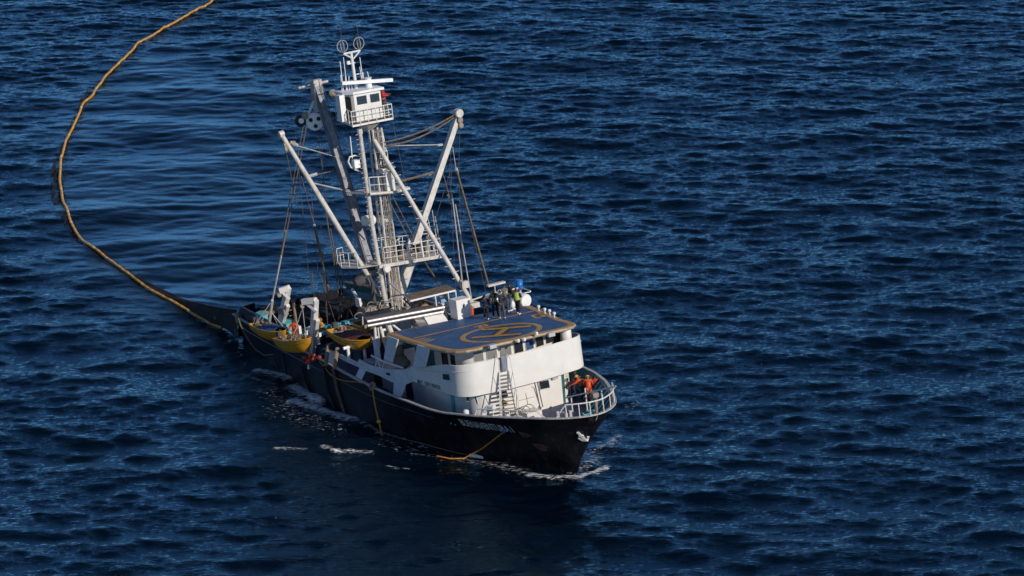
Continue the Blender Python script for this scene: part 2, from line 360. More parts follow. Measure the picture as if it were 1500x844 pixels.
def hull(u, s, side=-1, off=0.0):
    """u 0..1 stern to stem, s 0..1 gunwale to keel"""
    xg = -27.3+u*37.1; zt = zG(xg); z = zt*(1-s)+ZB*s
    sx = stemx(z) if u > .55 else None
    k = max(0, (u-.45)/.55); x = xg-(9.8-stemx(z))*k**1.6
    zw = np.interp(xg, [-27, 9], [2.6, -.3]); sw = (zt-zw)/(zt-ZB)
    bw = float(np.interp(-27.3+u*34.3, WX, WB)); g = bG(xg)
    if s <= sw: q = (s/sw)**.85; b = g*(1-q)+bw*q
    else: q = (s-sw)/(1-sw); b = bw*(1-.75*q**2.2)
    return Vector((x, side*(b+off), z))
us = list(np.linspace(0, .9, 46))+[.915, .93, .945, .957, .967, .976, .984, .99, .995, .998, 1.0]
ss = [0, .01, .025, .05, .075, .1, .125, .15, .175, .2, .26, .32, .38, .44, .5, .56, .64, .72, .8, .88, .95, 1.0]
mb = MB(); rows = []
for u in us:
    r = [hull(u, s, -1) for s in ss]; r += [hull(u, s, 1) for s in reversed(ss)]; rows.append(r)
mb.grid(rows); n = len(rows[0]); mb.f.append(tuple(range(n)))
hullo = mb.build('hull', 'hull', boat, smooth=35)
mb = MB()   # rub strake and plate seams on the hull
for s_, r_, u_ in ((.105, .03, .74),):
    for sd_ in (-1, 1): mb.tube([hull(u, s_, sd_, .01) for u in np.linspace(0.02, u_, 60)], r_, 6)
mb.build('rubbing_strake', 'hull', hullo)
def hp(x, z, off=.02):
    """point on the starboard side at x, z"""
    lo, hi = 0.0, 1.0; s = .3
    for _ in range(40):
        u = (lo+hi)/2; xg = -27.3+u*37.1; zt = zG(xg); s = min(max((zt-z)/(zt-ZB), 0), 1); p = hull(u, s, -1, 0)
        if p.x < x: lo = u
        else: hi = u
    u0 = u; q = hull(min(u0+.002, 1), s); r_ = hull(u0, min(s+.02, 1)); nn = (q-p).cross(r_-p)
    nn = nn.normalized() if nn.length > 1e-9 else Vector((0, -1, 0))
    if nn.y > 0: nn = -nn
    return p+nn*off
def hbr(x, z):
    """half-breadth of the hull at x, z"""
    return -hp(x, z, 0).y
# inner bulwark, cap rail
DZ = 1.12
for sd_ in (-1, 1):
    mb = MB(); rows = []
    for x in list(np.linspace(-27.1, 8.2, 50))+[8.5, 8.75]:
        rows.append([(x-.05*t_*(x > 6), sd_*max(hbr(x-.05*t_*(x > 6), zG(x)-.02-t_*(DZ+.1))-.10, .02), zG(x)-.02-t_*(DZ+.1)) for t_ in (0, .33, .66, 1)])
    mb.grid(rows, .03, flip=sd_ < 0); mb.build('bulwark', 'hullin', boat)
mb = MB(); cap = [Vector((x, -bG(x), zG(x)+.02)) for x in list(np.linspace(-27.3, 8.2, 70))+[8.5, 8.8, 9.05, 9.25, 9.4, 9.52, 9.62, 9.7, 9.76, 9.8]]
cap = cap+[Vector((p.x, -p.y, p.z)) for p in reversed(cap[:-1])]
for i in range(len(cap)-1): mb.bar(cap[i]+Vector((0, 0, 0)), cap[i+1], .17, .07)
mb.build('cap_rail', 'capw', boat)
for x in np.arange(1.6, 8.4, .8):
    for sd_ in (-1, 1):
        y = hbr(x, zG(x)-.1)-.14; y2 = hbr(x, zG(x)-DZ)-.15
        MB().prism([(x, sd_*y, zG(x)-.1), (x, sd_*(y-.14), zG(x)-.1), (x, sd_*(y2-.4), zG(x)-DZ+.02), (x, sd_*y2, zG(x)-DZ+.02)], (.09, 0, 0)).build('bulwark_brace', 'teal', boat)
def deck_sheet(name, x0, x1, dz, m, th=.06):
    rows = []
    for x in np.linspace(x0, x1, 40):
        w_ = max(hbr(x, zG(x)-dz)-.10, .03); rows.append([(x, -w_, zG(x)-dz), (x, -w_/2, zG(x)-dz+.05), (x, 0, zG(x)-dz+.07), (x, w_/2, zG(x)-dz+.05), (x, w_, zG(x)-dz)])
    mb = MB(); mb.grid(rows, -th); return mb.build(name, m, boat, smooth=30)
deck_sheet('foredeck', -2.0, 8.6, DZ, 'foredeck'); deck_sheet('main_deck', -27.0, -2.01, DZ+.06, 'foredeck')

# --- bow rails
def px_path(l, **k): return [P(*q, **k) for q in l]
zr = 3.34
mb = MB()
ring = [Vector((x, -bG(x), zG(x)+.05)) for x in (4.6, 5.2, 6, 6.8, 7.5, 7.9)]
A_ = [Vector((x, -bG(x)+.02, zG(x)+.42)) for x in (3.9, 5.0, 6, 6.8, 7.5)]
mb.tube([Vector((3.7, -bG(3.7), zG(3.7)))]+A_+[Vector((7.95, -bG(7.95), zG(8)+.05))], .035, 6)
for x in (4.9, 5.9, 7.0): mb.tube([(x, -bG(x), zG(x)), (x, -bG(x)+.02, zG(x)+.42)], .03, 6)
mb.build('guard_rail', 'white', boat)
def tz(x): return zG(x)+.78*min(1, max(0, (x-8.5)/.5))
mb = MB(); tip = [Vector((x, -bG(x), tz(x))) for x in (8.5, 8.65, 8.8, 9.0, 9.25, 9.45, 9.6, 9.72)]
tip += [Vector((x, bG(x)-.02, zG(x)+.78)) for x in (9.78, 9.7, 9.5, 9.25, 8.9, 8.4, 7.8, 7.1)]
mb.tube(tip, .04, 6)
for q in tip[3::2]: mb.tube([(q.x, q.y, zG(q.x)), q], .03, 6)
mb.build('guard_rail', 'white', boat)
mb = MB(); r0 = P(828, 583, x=4.3); tipr = P(902, 566, x=8.6); mb.tube([r0, tipr, tip[-3]], .045, 6)
for px_ in (836.5, 858, 881):
    tp = lerp(r0, tipr, (px_-828)/74); mb.tube([tp+Vector((0, 0, .3 if px_ == 858 else 0)), tp-Vector((0, 0, .9 if px_ != 858 else 1.6))], .045, 6)
mb.build('guard_rail', 'white', boat)
mb = MB(); mb.box((8.2, -1.2, 3.45), (.5, .2, .25)); mb.box((8.05, -1.55, 3.5), (.16, .16, .4)); mb.box((8.5, -1.0, 3.5), (.16, .16, .4)); mb.build('fairlead', 'capw', boat)
# anchor windlass and gear on the fore deck
wl = MB(); wl.lathe([(.28, 0), (.28, .08), (.16, .1), (.16, .7), (.28, .72), (.28, .8)], (7.4, .4, 2.75), (0, 1, 0), 14); wl.box((7.4, .8, 2.45), (.7, .9, .5)); wl.lathe([(.2, 0), (.12, .3), (.2, .6)], (6.6, 1.4, 2.2), (0, 0, 1), 12)
wo = wl.build('windlass', 'teal', boat)
MB().tube([(8.6, .6, 2.4), (8.75, .6, 4.0), (8.9, .55, 4.25)], .09, 8).box((8.85, .5, 4.3), (.3, .35, .25)).build('bow_roller', 'beige', boat)
MB().box((3.4, -.6, 2.45), (.9, 1.0, .5)).box((3.5, -1.6, 2.4), (.5, .5, .4)).build('deck_hatch', 'white', boat)
mb = MB()
for i in range(5): mb.tube(arc((3.6-.1*i, -2.0+.35*i, 2.6), .42, 0, math.pi, 9, (0, 1, 0), (0, 0, 1)), .025, 5)
mb.build('pipe_hoop', 'steel', boat)
MB().tube([(3.0, -3.6, 2.2), (3.1, -3.5, 3.2), (3.4, -3.3, 3.55), (3.75, -3.1, 3.5)], [.13, .13, .13, .2], 10).build('cowl_vent', 'whitep', boat)
MB().lathe([(.17, 0), (.17, .35), (.1, .42)], (2.4, -4.2, 3.0)).build('cowl_vent', 'whitep', boat)

# --- white anchor and star on the starboard bow
def hullpx(px, py):
    y = -1.5
    for _ in range(60):
        p = P(px, py, y=y); q = hp(min(p.x, 9.0), p.z, 0); y = .6*y+.4*min(q.y, -.02)
    return P(px, py, y=y)
an = hullpx(862, 637)
def onhull(poly, off, thick, name, m, parent):
    mb = MB(); pts = [hp(x, z, off) for x, z in poly]
    c = hp(sum(p[0] for p in poly)/len(poly), sum(p[1] for p in poly)/len(poly), off+thick); n = len(pts)
    mb.add([c]+[p for p in pts]+[hp(x, z, -.02) for x, z in poly], [(0, 1+i, 1+(i+1) % n) for i in range(n)]+[(1+i, 1+n+i, 1+n+(i+1) % n, 1+(i+1) % n) for i in range(n)])
    return mb.build(name, m, parent)
star = []; sc_ = hullpx(866, 627)
for i in range(10):
    a_ = math.pi/2+i*math.pi/5; rr_ = .17 if i % 2 == 0 else .075; star.append((sc_.x+rr_*math.cos(a_)*.8+rr_*math.sin(a_)*.4, sc_.z+rr_*math.sin(a_)))
onhull(star, .02, .01, 'star_mark', 'whitep', boat)
ac = hullpx(861, 640); k_ = .30
mb = MB()
def apt(x, z, off): return hp(ac.x-.1+x*k_*.6+z*k_*.35, ac.z+z*k_*1.15, off)
for q in ([(-.13, 1.15), (.17, 1.15), (.19, -.2), (-.15, -.2)], [(-.42, .62), (.42, .62), (.42, .42), (-.42, .42)], [(-.2, 1.3), (.2, 1.3), (.2, 1.1), (-.2, 1.1)],
          [(-.9, .1), (-.6, .15), (-.3, -.15), (-.6, -.5)], [(-.6, -.5), (-.35, -.1), (.05, -.15), (.0, -.7)], [(0, -.7), (-.02, -.15), (.4, -.1), (.6, -.5)], [(.6, -.5), (.35, -.12), (.62, .2), (.9, .05)]):
    n_ = len(q); mb.add([apt(x, z, .10) for x, z in q]+[apt(x, z, -.03) for x, z in q], [tuple(range(n_))]+[(i, (i+1) % n_, n_+(i+1) % n_, n_+i) for i in range(n_)])
mb.build('anchor', 'letter', boat)
# rust and scrapes
for (px_, py_, w_, h_) in ((768, 637, .30, .20), (792, 655, .35, .28)):
    c = hullpx(px_, py_); pts = []
    for i in range(12):
        a_ = i*math.pi/6; q = 1+.18*math.sin(3*a_+px_)+.1*math.cos(5*a_); pts.append((c.x+w_*q*math.cos(a_), c.z+h_*q*math.sin(a_)))
    onhull(pts, .004, .006, 'rust_patch', 'ruststain', boat)
# name on the bow
vs, fs = text_mesh('BUENAVENTURA I', 1.0)
wtx = max(v.x for v in vs); a0 = hullpx(673, 616); a1 = hullpx(749, 627)
pts = []
for v in vs:
    q = v.x/wtx; x = a0.x+(a1.x-a0.x)*q; zt = (a0.z+(a1.z-a0.z)*q)-.30+v.y*.68; pts.append(hp(x+v.y*.05, zt, .045))
MB().add(pts, fs).build('name_lettering', 'letter', boat)
for c_ in ((661, 620), (667, 622)):
    p_ = hullpx(*c_); MB().lathe([(.07, 0), (.07, .03)], p_, (0, -1, 0), 10).build('overboard_drain', 'steel', boat)

# ================================================================== DECK HOUSE
def xsec(pts, z): return [Vector((x, y, z)) for x, y in pts]
def rounded(xa_, xf, hw, rad, bulge, n=8):
    """plan outline: starts aft starboard, forward along the side, around a bulged front, aft on port"""
    o = [(xa_, -hw)]
    for i in range(n): a_ = math.pi/2*i/(n-1); o.append((xf-rad+rad*math.sin(a_), -hw+rad-rad*math.cos(a_)))
    m_ = 9
    for i in range(1, m_): t_ = -1+2*i/m_; o.append((xf+bulge*(1-t_*t_), (hw-rad)*t_))
    for i in range(n): a_ = math.pi/2*(1-i/(n-1)); o.append((xf-rad+rad*math.sin(a_), hw-rad+rad*math.cos(a_)))
    o.append((xa_, hw)); return o
# lower house
lo = rounded(-9.5, 2.15, 3.35, 1.0, .22); LOHW = 3.35
mb = MB(); rows = [[Vector((x, y*(1.0), z)) for x, y in lo] for z in (2.0, 2.6, 3.3, 4.2)]
mb.grid(rows, .08, flip=False); house = mb.build('deck_house', 'white', boat, smooth=40)
# apron of the bridge deck: flared plating, overlong sides
ap = rounded(-3.4, 2.45, 4.25, 1.15, .28, 9)
def aptop(x): return float(np.interp(x, [-3.4, -1.5, 0.2, 1.2, 2.5], [5.0, 5.3, 5.66, 5.82, 5.92]))
def apbot(x): return float(np.interp(x, [-3.4, 1.0, 2.6], [4.12, 4.1, 4.05]))
rows = []
apd = []
for (a, b) in zip(ap[:-1], ap[1:]):
    m_ = 8 if math.dist(a, b) > 2 else 1
    for i in range(m_): apd.append((a[0]+(b[0]-a[0])*i/m_, a[1]+(b[1]-a[1])*i/m_))
apd.append(ap[-1]); cx_ = -.5
def flare(x, y, t): return (x, y*(1-.012*t))
for t_ in (0, .12, .3, .5, .7, .88, 1.0):
    rows.append([Vector((*flare(x, y, t_), apbot(x)+(aptop(x)-apbot(x))*t_)) for x, y in apd])
mb = MB(); mb.grid(rows, .05, flip=True); apron = mb.build('bridge_apron', 'white', boat, smooth=45)
mb = MB(); mb.tube([Vector((x+.02*(x > 1), y*1.01, apbot(x)+(aptop(x)-apbot(x))*.80)) for x, y in apd if x > -3], .018, 4); mb.build('weld_seam', 'white', apron)
for sd_ in (1,):
    pth = [Vector((*flare(x, y, 1.0), aptop(x)+.01)) for x, y in apd]; MB().tube(pth, .035, 6).build('apron_rim', 'white', apron)
# bridge deck floor
MB().prism([Vector((x, y*.985, 4.16)) for x, y in ap]+[], (0, 0, .06)).build('bridge_deck', 'foredeck', boat)
fl = MB(); fl.box((-5.0, 0, 4.3), (9.5, 8.2, .1)); fl.build('upper_deck', 'grey_white', boat)
# wheelhouse
whp = rounded(-2.6, 1.05, 3.05, .7, .35, 6)
DK = .0524                      # helideck rises towards the bow
def dk(x): return 6.62+DK*x
mb = MB(); mb.grid([[Vector((x, y, z)) if z < 6 else Vector((x, y, dk(x)-.2)) for x, y in whp] for z in (4.2, 5.2, 7)], .06, flip=True)
wheel = mb.build('wheelhouse', 'white', boat, smooth=40)
def wh_point(y):
    pts_ = whp
    for (a, b) in zip(pts_[:-1], pts_[1:]):
        if (a[1]-y)*(b[1]-y) <= 0 and abs(a[1]-b[1]) > 1e-6 and max(a[0], b[0]) > .2:
            t_ = (y-a[1])/(b[1]-a[1]); d_ = Vector((b[0]-a[0], b[1]-a[1], 0)).normalized(); return Vector((a[0]+(b[0]-a[0])*t_, y, 0)), d_
    return Vector((1.05, y, 0)), Vector((0, 1, 0))
for (y0, y1, gm) in ((-2.55, -2.0, 'glassg'), (-1.8, -1.2, 'glassg'), (-.98, -.3, 'glassg'), (-.1, .5, 'glass'), (.68, 1.25, 'glassb'), (1.42, 2.02, 'glass'), (2.2, 2.75, 'glass')):
    ym = (y0+y1)/2; c, d_ = wh_point(ym); nrm = Vector((d_.y, -d_.x, 0)); nrm = nrm if nrm.x > 0 else -nrm
    a = c-d_*((y1-y0)/2/max(abs(d_.y), .5)); b_ = c+d_*((y1-y0)/2/max(abs(d_.y), .5)); mb = MB()
    z0, z1 = 5.62, 6.28
    mb.prism([a+Vector((0, 0, z0))+nrm*.07, b_+Vector((0, 0, z0))+nrm*.07, b_+Vector((0, 0, z1))+nrm*.07, a+Vector((0, 0, z1))+nrm*.07], nrm*.02)
    wo_ = mb.build('window', gm, wheel)
    mb = MB(); q = [a+Vector((0, 0, z0)), b_+Vector((0, 0, z0)), b_+Vector((0, 0, z1)), a+Vector((0, 0, z1))]
    mb.tube([p+nrm*.09 for p in q], .022, 4, closed=True); mb.build('window_frame', 'white', wheel)
MB().box((1.0, 3.12, 5.5), (.5, .5, 1.6)).build('bridge_doorway', 'dark', wheel)
MB().lathe([(.02, 0), (.30, 0), (.33, .05), (.33, 1.35), (.26, 1.5)], (1.75, 3.25, 4.95), (0, 0, 1), 18).build('vent_cylinder', 'white', boat, smooth=40)
# starboard side bay under the helideck: inner wall, door
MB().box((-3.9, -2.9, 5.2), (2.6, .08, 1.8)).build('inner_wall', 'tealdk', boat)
MB().box((-1.35, -3.11, 5.2), (.7, .06, 1.9)).build('bridge_door', 'dark', wheel)
MB().box((-.4, -3.12, 5.65), (.5, .06, .6)).build('window', 'glass', wheel)
MB().box((-2.4, -3.9, 4.7), (.7, .5, .6)).build('locker_box', 'tan', boat)

# front of the lower house: windows, tray, panel frame, pipes
def front(y, z, off=.0):
    t_ = max(-1, min(1, y/2.35)); x = 2.15+.22*(1-t_*t_) if abs(y) < 2.35 else 2.15-1.0+math.sqrt(max(0, 1-((abs(y)-2.35)/1.0)**2))
    return Vector((x+off, y, z))
def frontpx(px, py):
    x = 2.3
    for _ in range(8): p = P(px, py, x=x); x = front(p.y, p.z).x
    return p
def fwin(c4, name, m, off=.01, th=.03, frm=True):
    q = [frontpx(*c) for c in c4]; pts = [front(p.y, p.z, off) for p in q]
    MB().prism(pts, (th, 0, 0)).build(name, m, house)
    if frm: MB().tube([front(p.y, p.z, off+th) for p in q], .025, 5, closed=True).build('window_frame', 'white', house)
fwin([(789, 559), (803, 556), (805, 568), (791, 571)], 'window', 'glass')
fwin([(727, 573), (741, 570), (744, 581), (729, 584)], 'window', 'glass')
fwin([(682, 579), (689, 579), (691, 588), (684, 588)], 'window', 'glass')
mb = MB()
q = [front(frontpx(*c).y, frontpx(*c).z, .02) for c in ((756, 610), (757, 571), (778, 566), (782, 568), (791, 596))]
mb.tube(q, .018, 5); q = [front(frontpx(*c).y, frontpx(*c).z, .03) for c in ((782, 556), (791, 597))]; mb.tube(q, .025, 5)
q = [front(frontpx(*c).y, frontpx(*c).z, .03) for c in ((786, 556), (795, 596))]; mb.tube(q, .02, 5)
q = [front(frontpx(*c).y, frontpx(*c).z, .02) for c in ((760, 587), (783, 581))]; mb.tube(q, .012, 4); q = [front(frontpx(*c).y, frontpx(*c).z, .02) for c in ((770, 576), (773, 592))]; mb.tube(q, .012, 4)
mb.build('wall_pipe', 'steel', house)
for c in ((718, 572), (811, 553)):
    p = frontpx(*c); MB().box(front(p.y, p.z-.02, .1), (.2, .34, .12)).build('flood_lamp', 'silver', house)
p = frontpx(737, 589); MB().ball(front(p.y, p.z, .12), .14, 8).ball(front(p.y+.15, p.z-.12, .12), .1, 8).build('wall_lamp', 'ochre', house)
fwin([(822, 549), (826, 548), (829, 594), (826, 595)], 'corner_strip', 'tealdk', .0, .02, False)

# stairs on the front: two-rail ladder with handrails
q0 = P(742, 611, x=3.05); q1 = P(727, 533, x=2.95); q0b = P(761, 609, x=3.05); q1b = P(747, 531, x=2.95)
lb, lt, rb, rt = P(735, 611, x=3.3), P(732, 545, x=2.75), P(757, 608, x=3.3), P(744, 543, x=2.75)
lad = MB(); lad.bar(lb, lt, .05, .12); lad.bar(rb, rt, .05, .12); lado = lad.build('stair', 'white', boat)
mb = MB()
for i in range(1, 12): t_ = i/12; mb.bar(lerp(lb, lt, t_), lerp(rb, rt, t_), .2, .035)
mb.build('stair_tread', 'steel', lado)
mb = MB()
for (a, b_, up) in ((lb, lt, -1), (rb, rt, 1)):
    h0 = a+Vector((.15, up*.12, .75)); h1 = b_+Vector((.25, up*.10, .75)); mb.tube([a+Vector((0, up*.1, 0)), h0, h1, b_+Vector((-.1, up*.1, .95)), b_+Vector((-.45, up*.1, .8)), b_+Vector((-.45, up*.1, 0))], .025, 5)
    for t_ in (.35, .7): mb.tube([lerp(a, b_, t_), lerp(h0, h1, t_)], .018, 4)
mb.build('handrail', 'white', lado)
lt2 = P(738, 536, x=2.8)
MB().box(P(738.5, 532, x=2.86), (.05, .34, .95)).build('boarding_gap', 'boomgrey', apron)

# starboard side plating between the gunwale and the upper deck
def sideply(px_poly, name, m, y=-4.95, th=.06, parent=None, curve=0.0):
    pts = [P(*q, y=y) for q in px_poly]; return MB().prism(pts, (0, th, 0)).build(name, m, parent or boat)
# band with the registration (continues the apron aft)
YB = -4.5
top_px = [(0, 0)]
def bandy(x): return -(4.26+.55*min(1, max(0, (-3.4-x)/4.5)))
def sidept(px, py, t_=1.0):
    x = -6.0
    for _ in range(30):
        y = -(bG(x)-.04)*(1-t_)+bandy(x)*t_; p = P(px, py, y=y); x = p.x
    return p
BT = [(481, 511), (494, 516.5), (507, 522), (524.5, 530.5), (527, 526), (535, 530.5), (543, 534.5), (553, 537), (564, 539.5), (578, 541), (593, 541)]
BB = [(486, 517), (496, 523), (507, 529.5), (524.5, 537), (529, 539), (537, 543), (545, 546), (556, 550), (566, 555), (578, 561), (593, 564)]
rows = []
for t_ in (0, .5, 1): rows.append([sidept(a[0]*t_+b_[0]*(1-t_), a[1]*t_+b_[1]*(1-t_)) for a, b_ in zip(BT, BB)])
for r, zz in zip(rows, (apbot(-3.4), (apbot(-3.4)+aptop(-3.4))/2, aptop(-3.4))): r.append(Vector((-3.36, -4.25*(1-.006*(zz > 4.2)-.006*(zz > 4.7)), zz)))
mb = MB(); mb.grid(rows, .05, flip=True); band = mb.build('side_plating', 'grey_white', boat, smooth=40)
mb = MB(); mb.grid([[Vector((p.x, -p.y, p.z)) for p in r] for r in rows], .05); mb.build('side_plating', 'grey_white', boat, smooth=40)
for lg in ([((575, 582), (584.5, 585), 0), ((576, 576), (588, 579.5), .3), ((576.5, 568), (591.5, 572), .7), ((577, 560), (594, 564), 1)],
           [((519, 556), (528, 559), 0), ((522, 549), (531, 552), .4), ((527, 538), (536, 542), 1)],
           [((475, 529), (487, 537), 0), ((477, 523), (489, 530), .4), ((480, 512), (493, 519), 1)]):
    r2 = [[sidept(*a, t_), sidept(*b_, t_)] for a, b_, t_ in lg]
    for m_ in (1, -1):
        rr = [[Vector((p.x, p.y*m_, p.z)) for p in r] for r in r2]; mb = MB(); mb.grid(rr, .05, flip=m_ < 0); o_ = mb.build('side_strut', 'grey_white', boat); MB().tube([r[1] for r in rr], .035, 5).build('strut_edge', 'white', o_)
# inner wall behind the side openings
MB().box((-6.6, -3.38, 3.3), (6.0, .05, 2.0)).build('house_side', 'grey_white', house)
MB().box((-5.6, -3.43, 3.3), (.8, .04, 1.6)).build('doorway', 'dark', house); MB().box((-9.4, -3.4, 3.4), (.9, .06, 1.5)).build('doorway', 'dark', house)
MB().box((-.5, -3.39, 3.1), (.35, .06, 1.9)).build('house_door', 'teal', house)
# registration lettering and the square port
vs, fs = text_mesh('MAT. 02011804333', 1.0); wtx = max(v.x for v in vs)
def sideapx(px, py):
    y = -4.3
    for _ in range(20):
        p = P(px, py, y=y); yy_ = -4.25*1.0 if p.x > -3.4 else bandy(p.x); y = float(yy_)
    return P(px, py, y=y)
a0 = sideapx(613, 561); a1 = sideapx(646.5, 571)
pts = []
for v in vs:
    q = v.x/wtx; p = a0.lerp(a1, q); z = p.z+v.y*.36; y = -4.25*1.0-.065 if p.x > -3.4 else bandy(p.x)-.065; pts.append(Vector((p.x, y, z)))
MB().add(pts, fs).build('registration_lettering', 'letterk', apron)
q = [sideapx(*c) for c in ((650, 547.5), (658, 548), (660, 556.5), (651, 555.5))]; MB().prism([p+Vector((0, -.06, 0)) for p in q], (0, -.03, 0)).build('window', 'glass', apron)
for c in ((567, 547), (571, 549)): pass
p = sideapx(569.5, 547.5); MB().box(p+Vector((0, -.06, 0)), (.4, .05, .14)).build('drain_slot', 'dark', band)

# broad raked plates that carry the helideck
def plate(c4, name='deck_support'):
    q = [P(*c, y=-4.45) for c in c4[:2]]+[P(*c, y=-4.3) for c in c4[2:]]
    MB().prism(q, (0, .07, 0)).build(name, 'grey_white', boat)
    MB().tube([q[1], q[2]], .04, 5).build('strut_edge', 'white', boat)
plate(((561.5, 531), (574, 533), (583, 498), (567, 492)))
plate(((604, 539), (623, 537), (629, 511), (611, 505)))
for (x0, x1) in ((-6.2, -5.0), (-2.3, -1.2)): MB().prism([(x0, 4.3, 4.8), (x1, 4.3, 4.8), (x1+.8, 4.25, dk(x1)-.15), (x0+.8, 4.25, dk(x0)-.15)], (0, -.07, 0)).build('deck_support', 'grey_white', boat)

# ================================================================== HELIDECK
hd_px = [(568, 488.5), (580, 492.8), (600, 499.5), (620, 505.5), (641, 510.8), (655, 513.4), (668, 514), (682, 512.8), (700, 509.5), (727, 503.3), (760, 495.8), (787, 489.3), (815, 483.3), (830, 480), (838, 477), (840.5, 474.5), (837, 472), (822, 468), (800, 458.5), (776, 448.0)]
HDP = [P(*q, z=6.62+.0, dz=DK) for q in hd_px]
HDP.append(Vector((HDP[-1].x-.4, HDP[-1].y-.25, dk(HDP[-1].x-.4)))); HDP.append(Vector((HDP[0].x-.05, HDP[0].y+.3, dk(HDP[0].x))))
aft_x = min(HDP[-1].x, HDP[-2].x)
mb = MB(); mb.prism(HDP, (0, 0, -.16)); hd = mb.build('helideck', 'bluedeck', boat)
def dpoly(pts, name, m, z=.006, th=.004):
    mb = MB(); mb.prism([Vector((p.x, p.y, dk(p.x)+z)) for p in pts], (0, 0, th)); return mb.build(name, m, hd)
n = len(HDP); ctr = sum(HDP, Vector())/n
def inset(pts, d_):
    out = []
    for i in range(len(pts)):
        a, b, c = pts[i-1], pts[i], pts[(i+1) % len(pts)]
        e1 = (b-a); e2 = (c-b); e1.z = e2.z = 0
        n1 = Vector((-e1.y, e1.x, 0)).normalized(); n2 = Vector((-e2.y, e2.x, 0)).normalized()
        m_ = (n1+n2); m_ = m_.normalized() if m_.length > 1e-6 else n1; k = d_/max(.5, m_.dot(n1)); out.append(b+m_*k)
    return out
sgn = 1 if (HDP[8]-HDP[3]).cross(ctr-HDP[3]).z > 0 else -1
inn = inset(HDP, .32*sgn)
mb = MB()
for i in range(n):
    j = (i+1) % n; a, b_, c, d_ = HDP[i], HDP[j], inn[j], inn[i]
    if i == n-2: continue
    vs4 = [Vector((p.x, p.y, dk(p.x)+.005)) for p in (a, b_, c, d_)]; mb.prism(vs4, (0, 0, .004))
mb.build('deck_edge_line', 'ochre', hd)
mb = MB(); out_ = inset(HDP, -.03*sgn)
for i in range(n):
    j = (i+1) % n; mb.tube([Vector((out_[i].x, out_[i].y, dk(out_[i].x)-.09)), Vector((out_[j].x, out_[j].y, dk(out_[j].x)-.09))], .095, 8)
mb.build('deck_rim', 'trim', hd)
CC = P(734, 487.5, z=6.62, dz=DK)
ro, ri = 2.40, 2.08; mb = MB(); o1 = arc(CC, ro, 0, 2*math.pi, 65); o2 = arc(CC, ri, 0, 2*math.pi, 65)
for i in range(64): mb.prism([Vector((p.x, p.y, dk(p.x)+.008)) for p in (o1[i], o1[i+1], o2[i+1], o2[i])], (0, 0, .003))
mb.build('landing_circle', 'ochre', hd)
def D(px, py): return P(640+px/6.805, 400+py/6.8, z=6.63, dz=DK)
b1a, b1b = D(350, 645), D(835, 606); b2a, b2b = D(450, 566), D(935, 530); c1, c2 = D(690, 552), D(592, 625)
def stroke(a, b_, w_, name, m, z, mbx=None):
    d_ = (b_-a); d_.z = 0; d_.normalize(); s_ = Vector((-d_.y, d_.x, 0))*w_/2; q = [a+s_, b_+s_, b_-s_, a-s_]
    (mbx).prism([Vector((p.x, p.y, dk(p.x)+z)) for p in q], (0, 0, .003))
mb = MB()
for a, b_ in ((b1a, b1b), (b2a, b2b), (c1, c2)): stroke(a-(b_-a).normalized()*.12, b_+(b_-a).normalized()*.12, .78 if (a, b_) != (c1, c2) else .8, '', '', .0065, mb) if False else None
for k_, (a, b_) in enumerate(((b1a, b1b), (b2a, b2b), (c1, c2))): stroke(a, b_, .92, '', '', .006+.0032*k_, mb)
mb.build('letter_border', 'blackmark', hd)  # black paint bordering the strokes of the H
mb = MB()
for k_, (a, b_) in enumerate(((b1a, b1b), (b2a, b2b), (c1, c2))): stroke(a, b_, .40, '', '', .016+.0035*k_, mb)
mb.build('letter_h', 'ochre', hd)
def H_(x, y): return P(x, y, z=6.62, dz=DK)
mb = MB(); stroke(H_(606, 496), H_(797, 452.5), .2, '', '', .013, mb)
for (p_, q_) in (((610, 498.6), (624, 494.8)), ((615.5, 500.2), (630, 496.3)), ((621, 501.8), (637, 497.2)), ((778, 462.5), (797, 458)), ((785, 466.5), (804, 462)), ((694, 479.5), (711, 475.3)), ((701, 480.6), (715, 477))): stroke(H_(*p_), H_(*q_), .2, '', '', .006, mb)
for (p_, q_) in (((779, 462.3), (785.5, 466.3)), ((790, 459.7), (796, 463.5)), ((796.5, 458.3), (803.5, 462)), ((701, 477.9), (705, 479.9)), ((709, 476), (714, 477.2))): stroke(H_(*p_), H_(*q_), .22, '', '', .0105, mb)
mb.build('deck_marking', 'ochre', hd)
# fittings on the rim
for c in ((786, 488.5), (768, 497), (759, 499)):
    p = P(*c, x=2.95); MB().lathe([(.04, -.12), (.09, -.08), (.10, .04), (.06, .09)], p, (0, 0, 1), 10).build('rim_lamp', 'whitep', hd)
for c in ((721, 507.5), (807, 490)):
    p = P(*c, x=2.9); MB().box(p, (.25, .42, .22)).build('flood_lamp', 'silver', hd)
for c in ((789, 451.5), (798, 455.5), (805, 457.5), (812, 461.5)):
    p = P(*c, z=6.8, dz=DK); MB().lathe([(.035, -.2), (.035, .03), (.09, .04), (.10, .15), (.04, .18)], p, (0, 0, 1), 10).build('rim_lamp', 'whitep', hd)

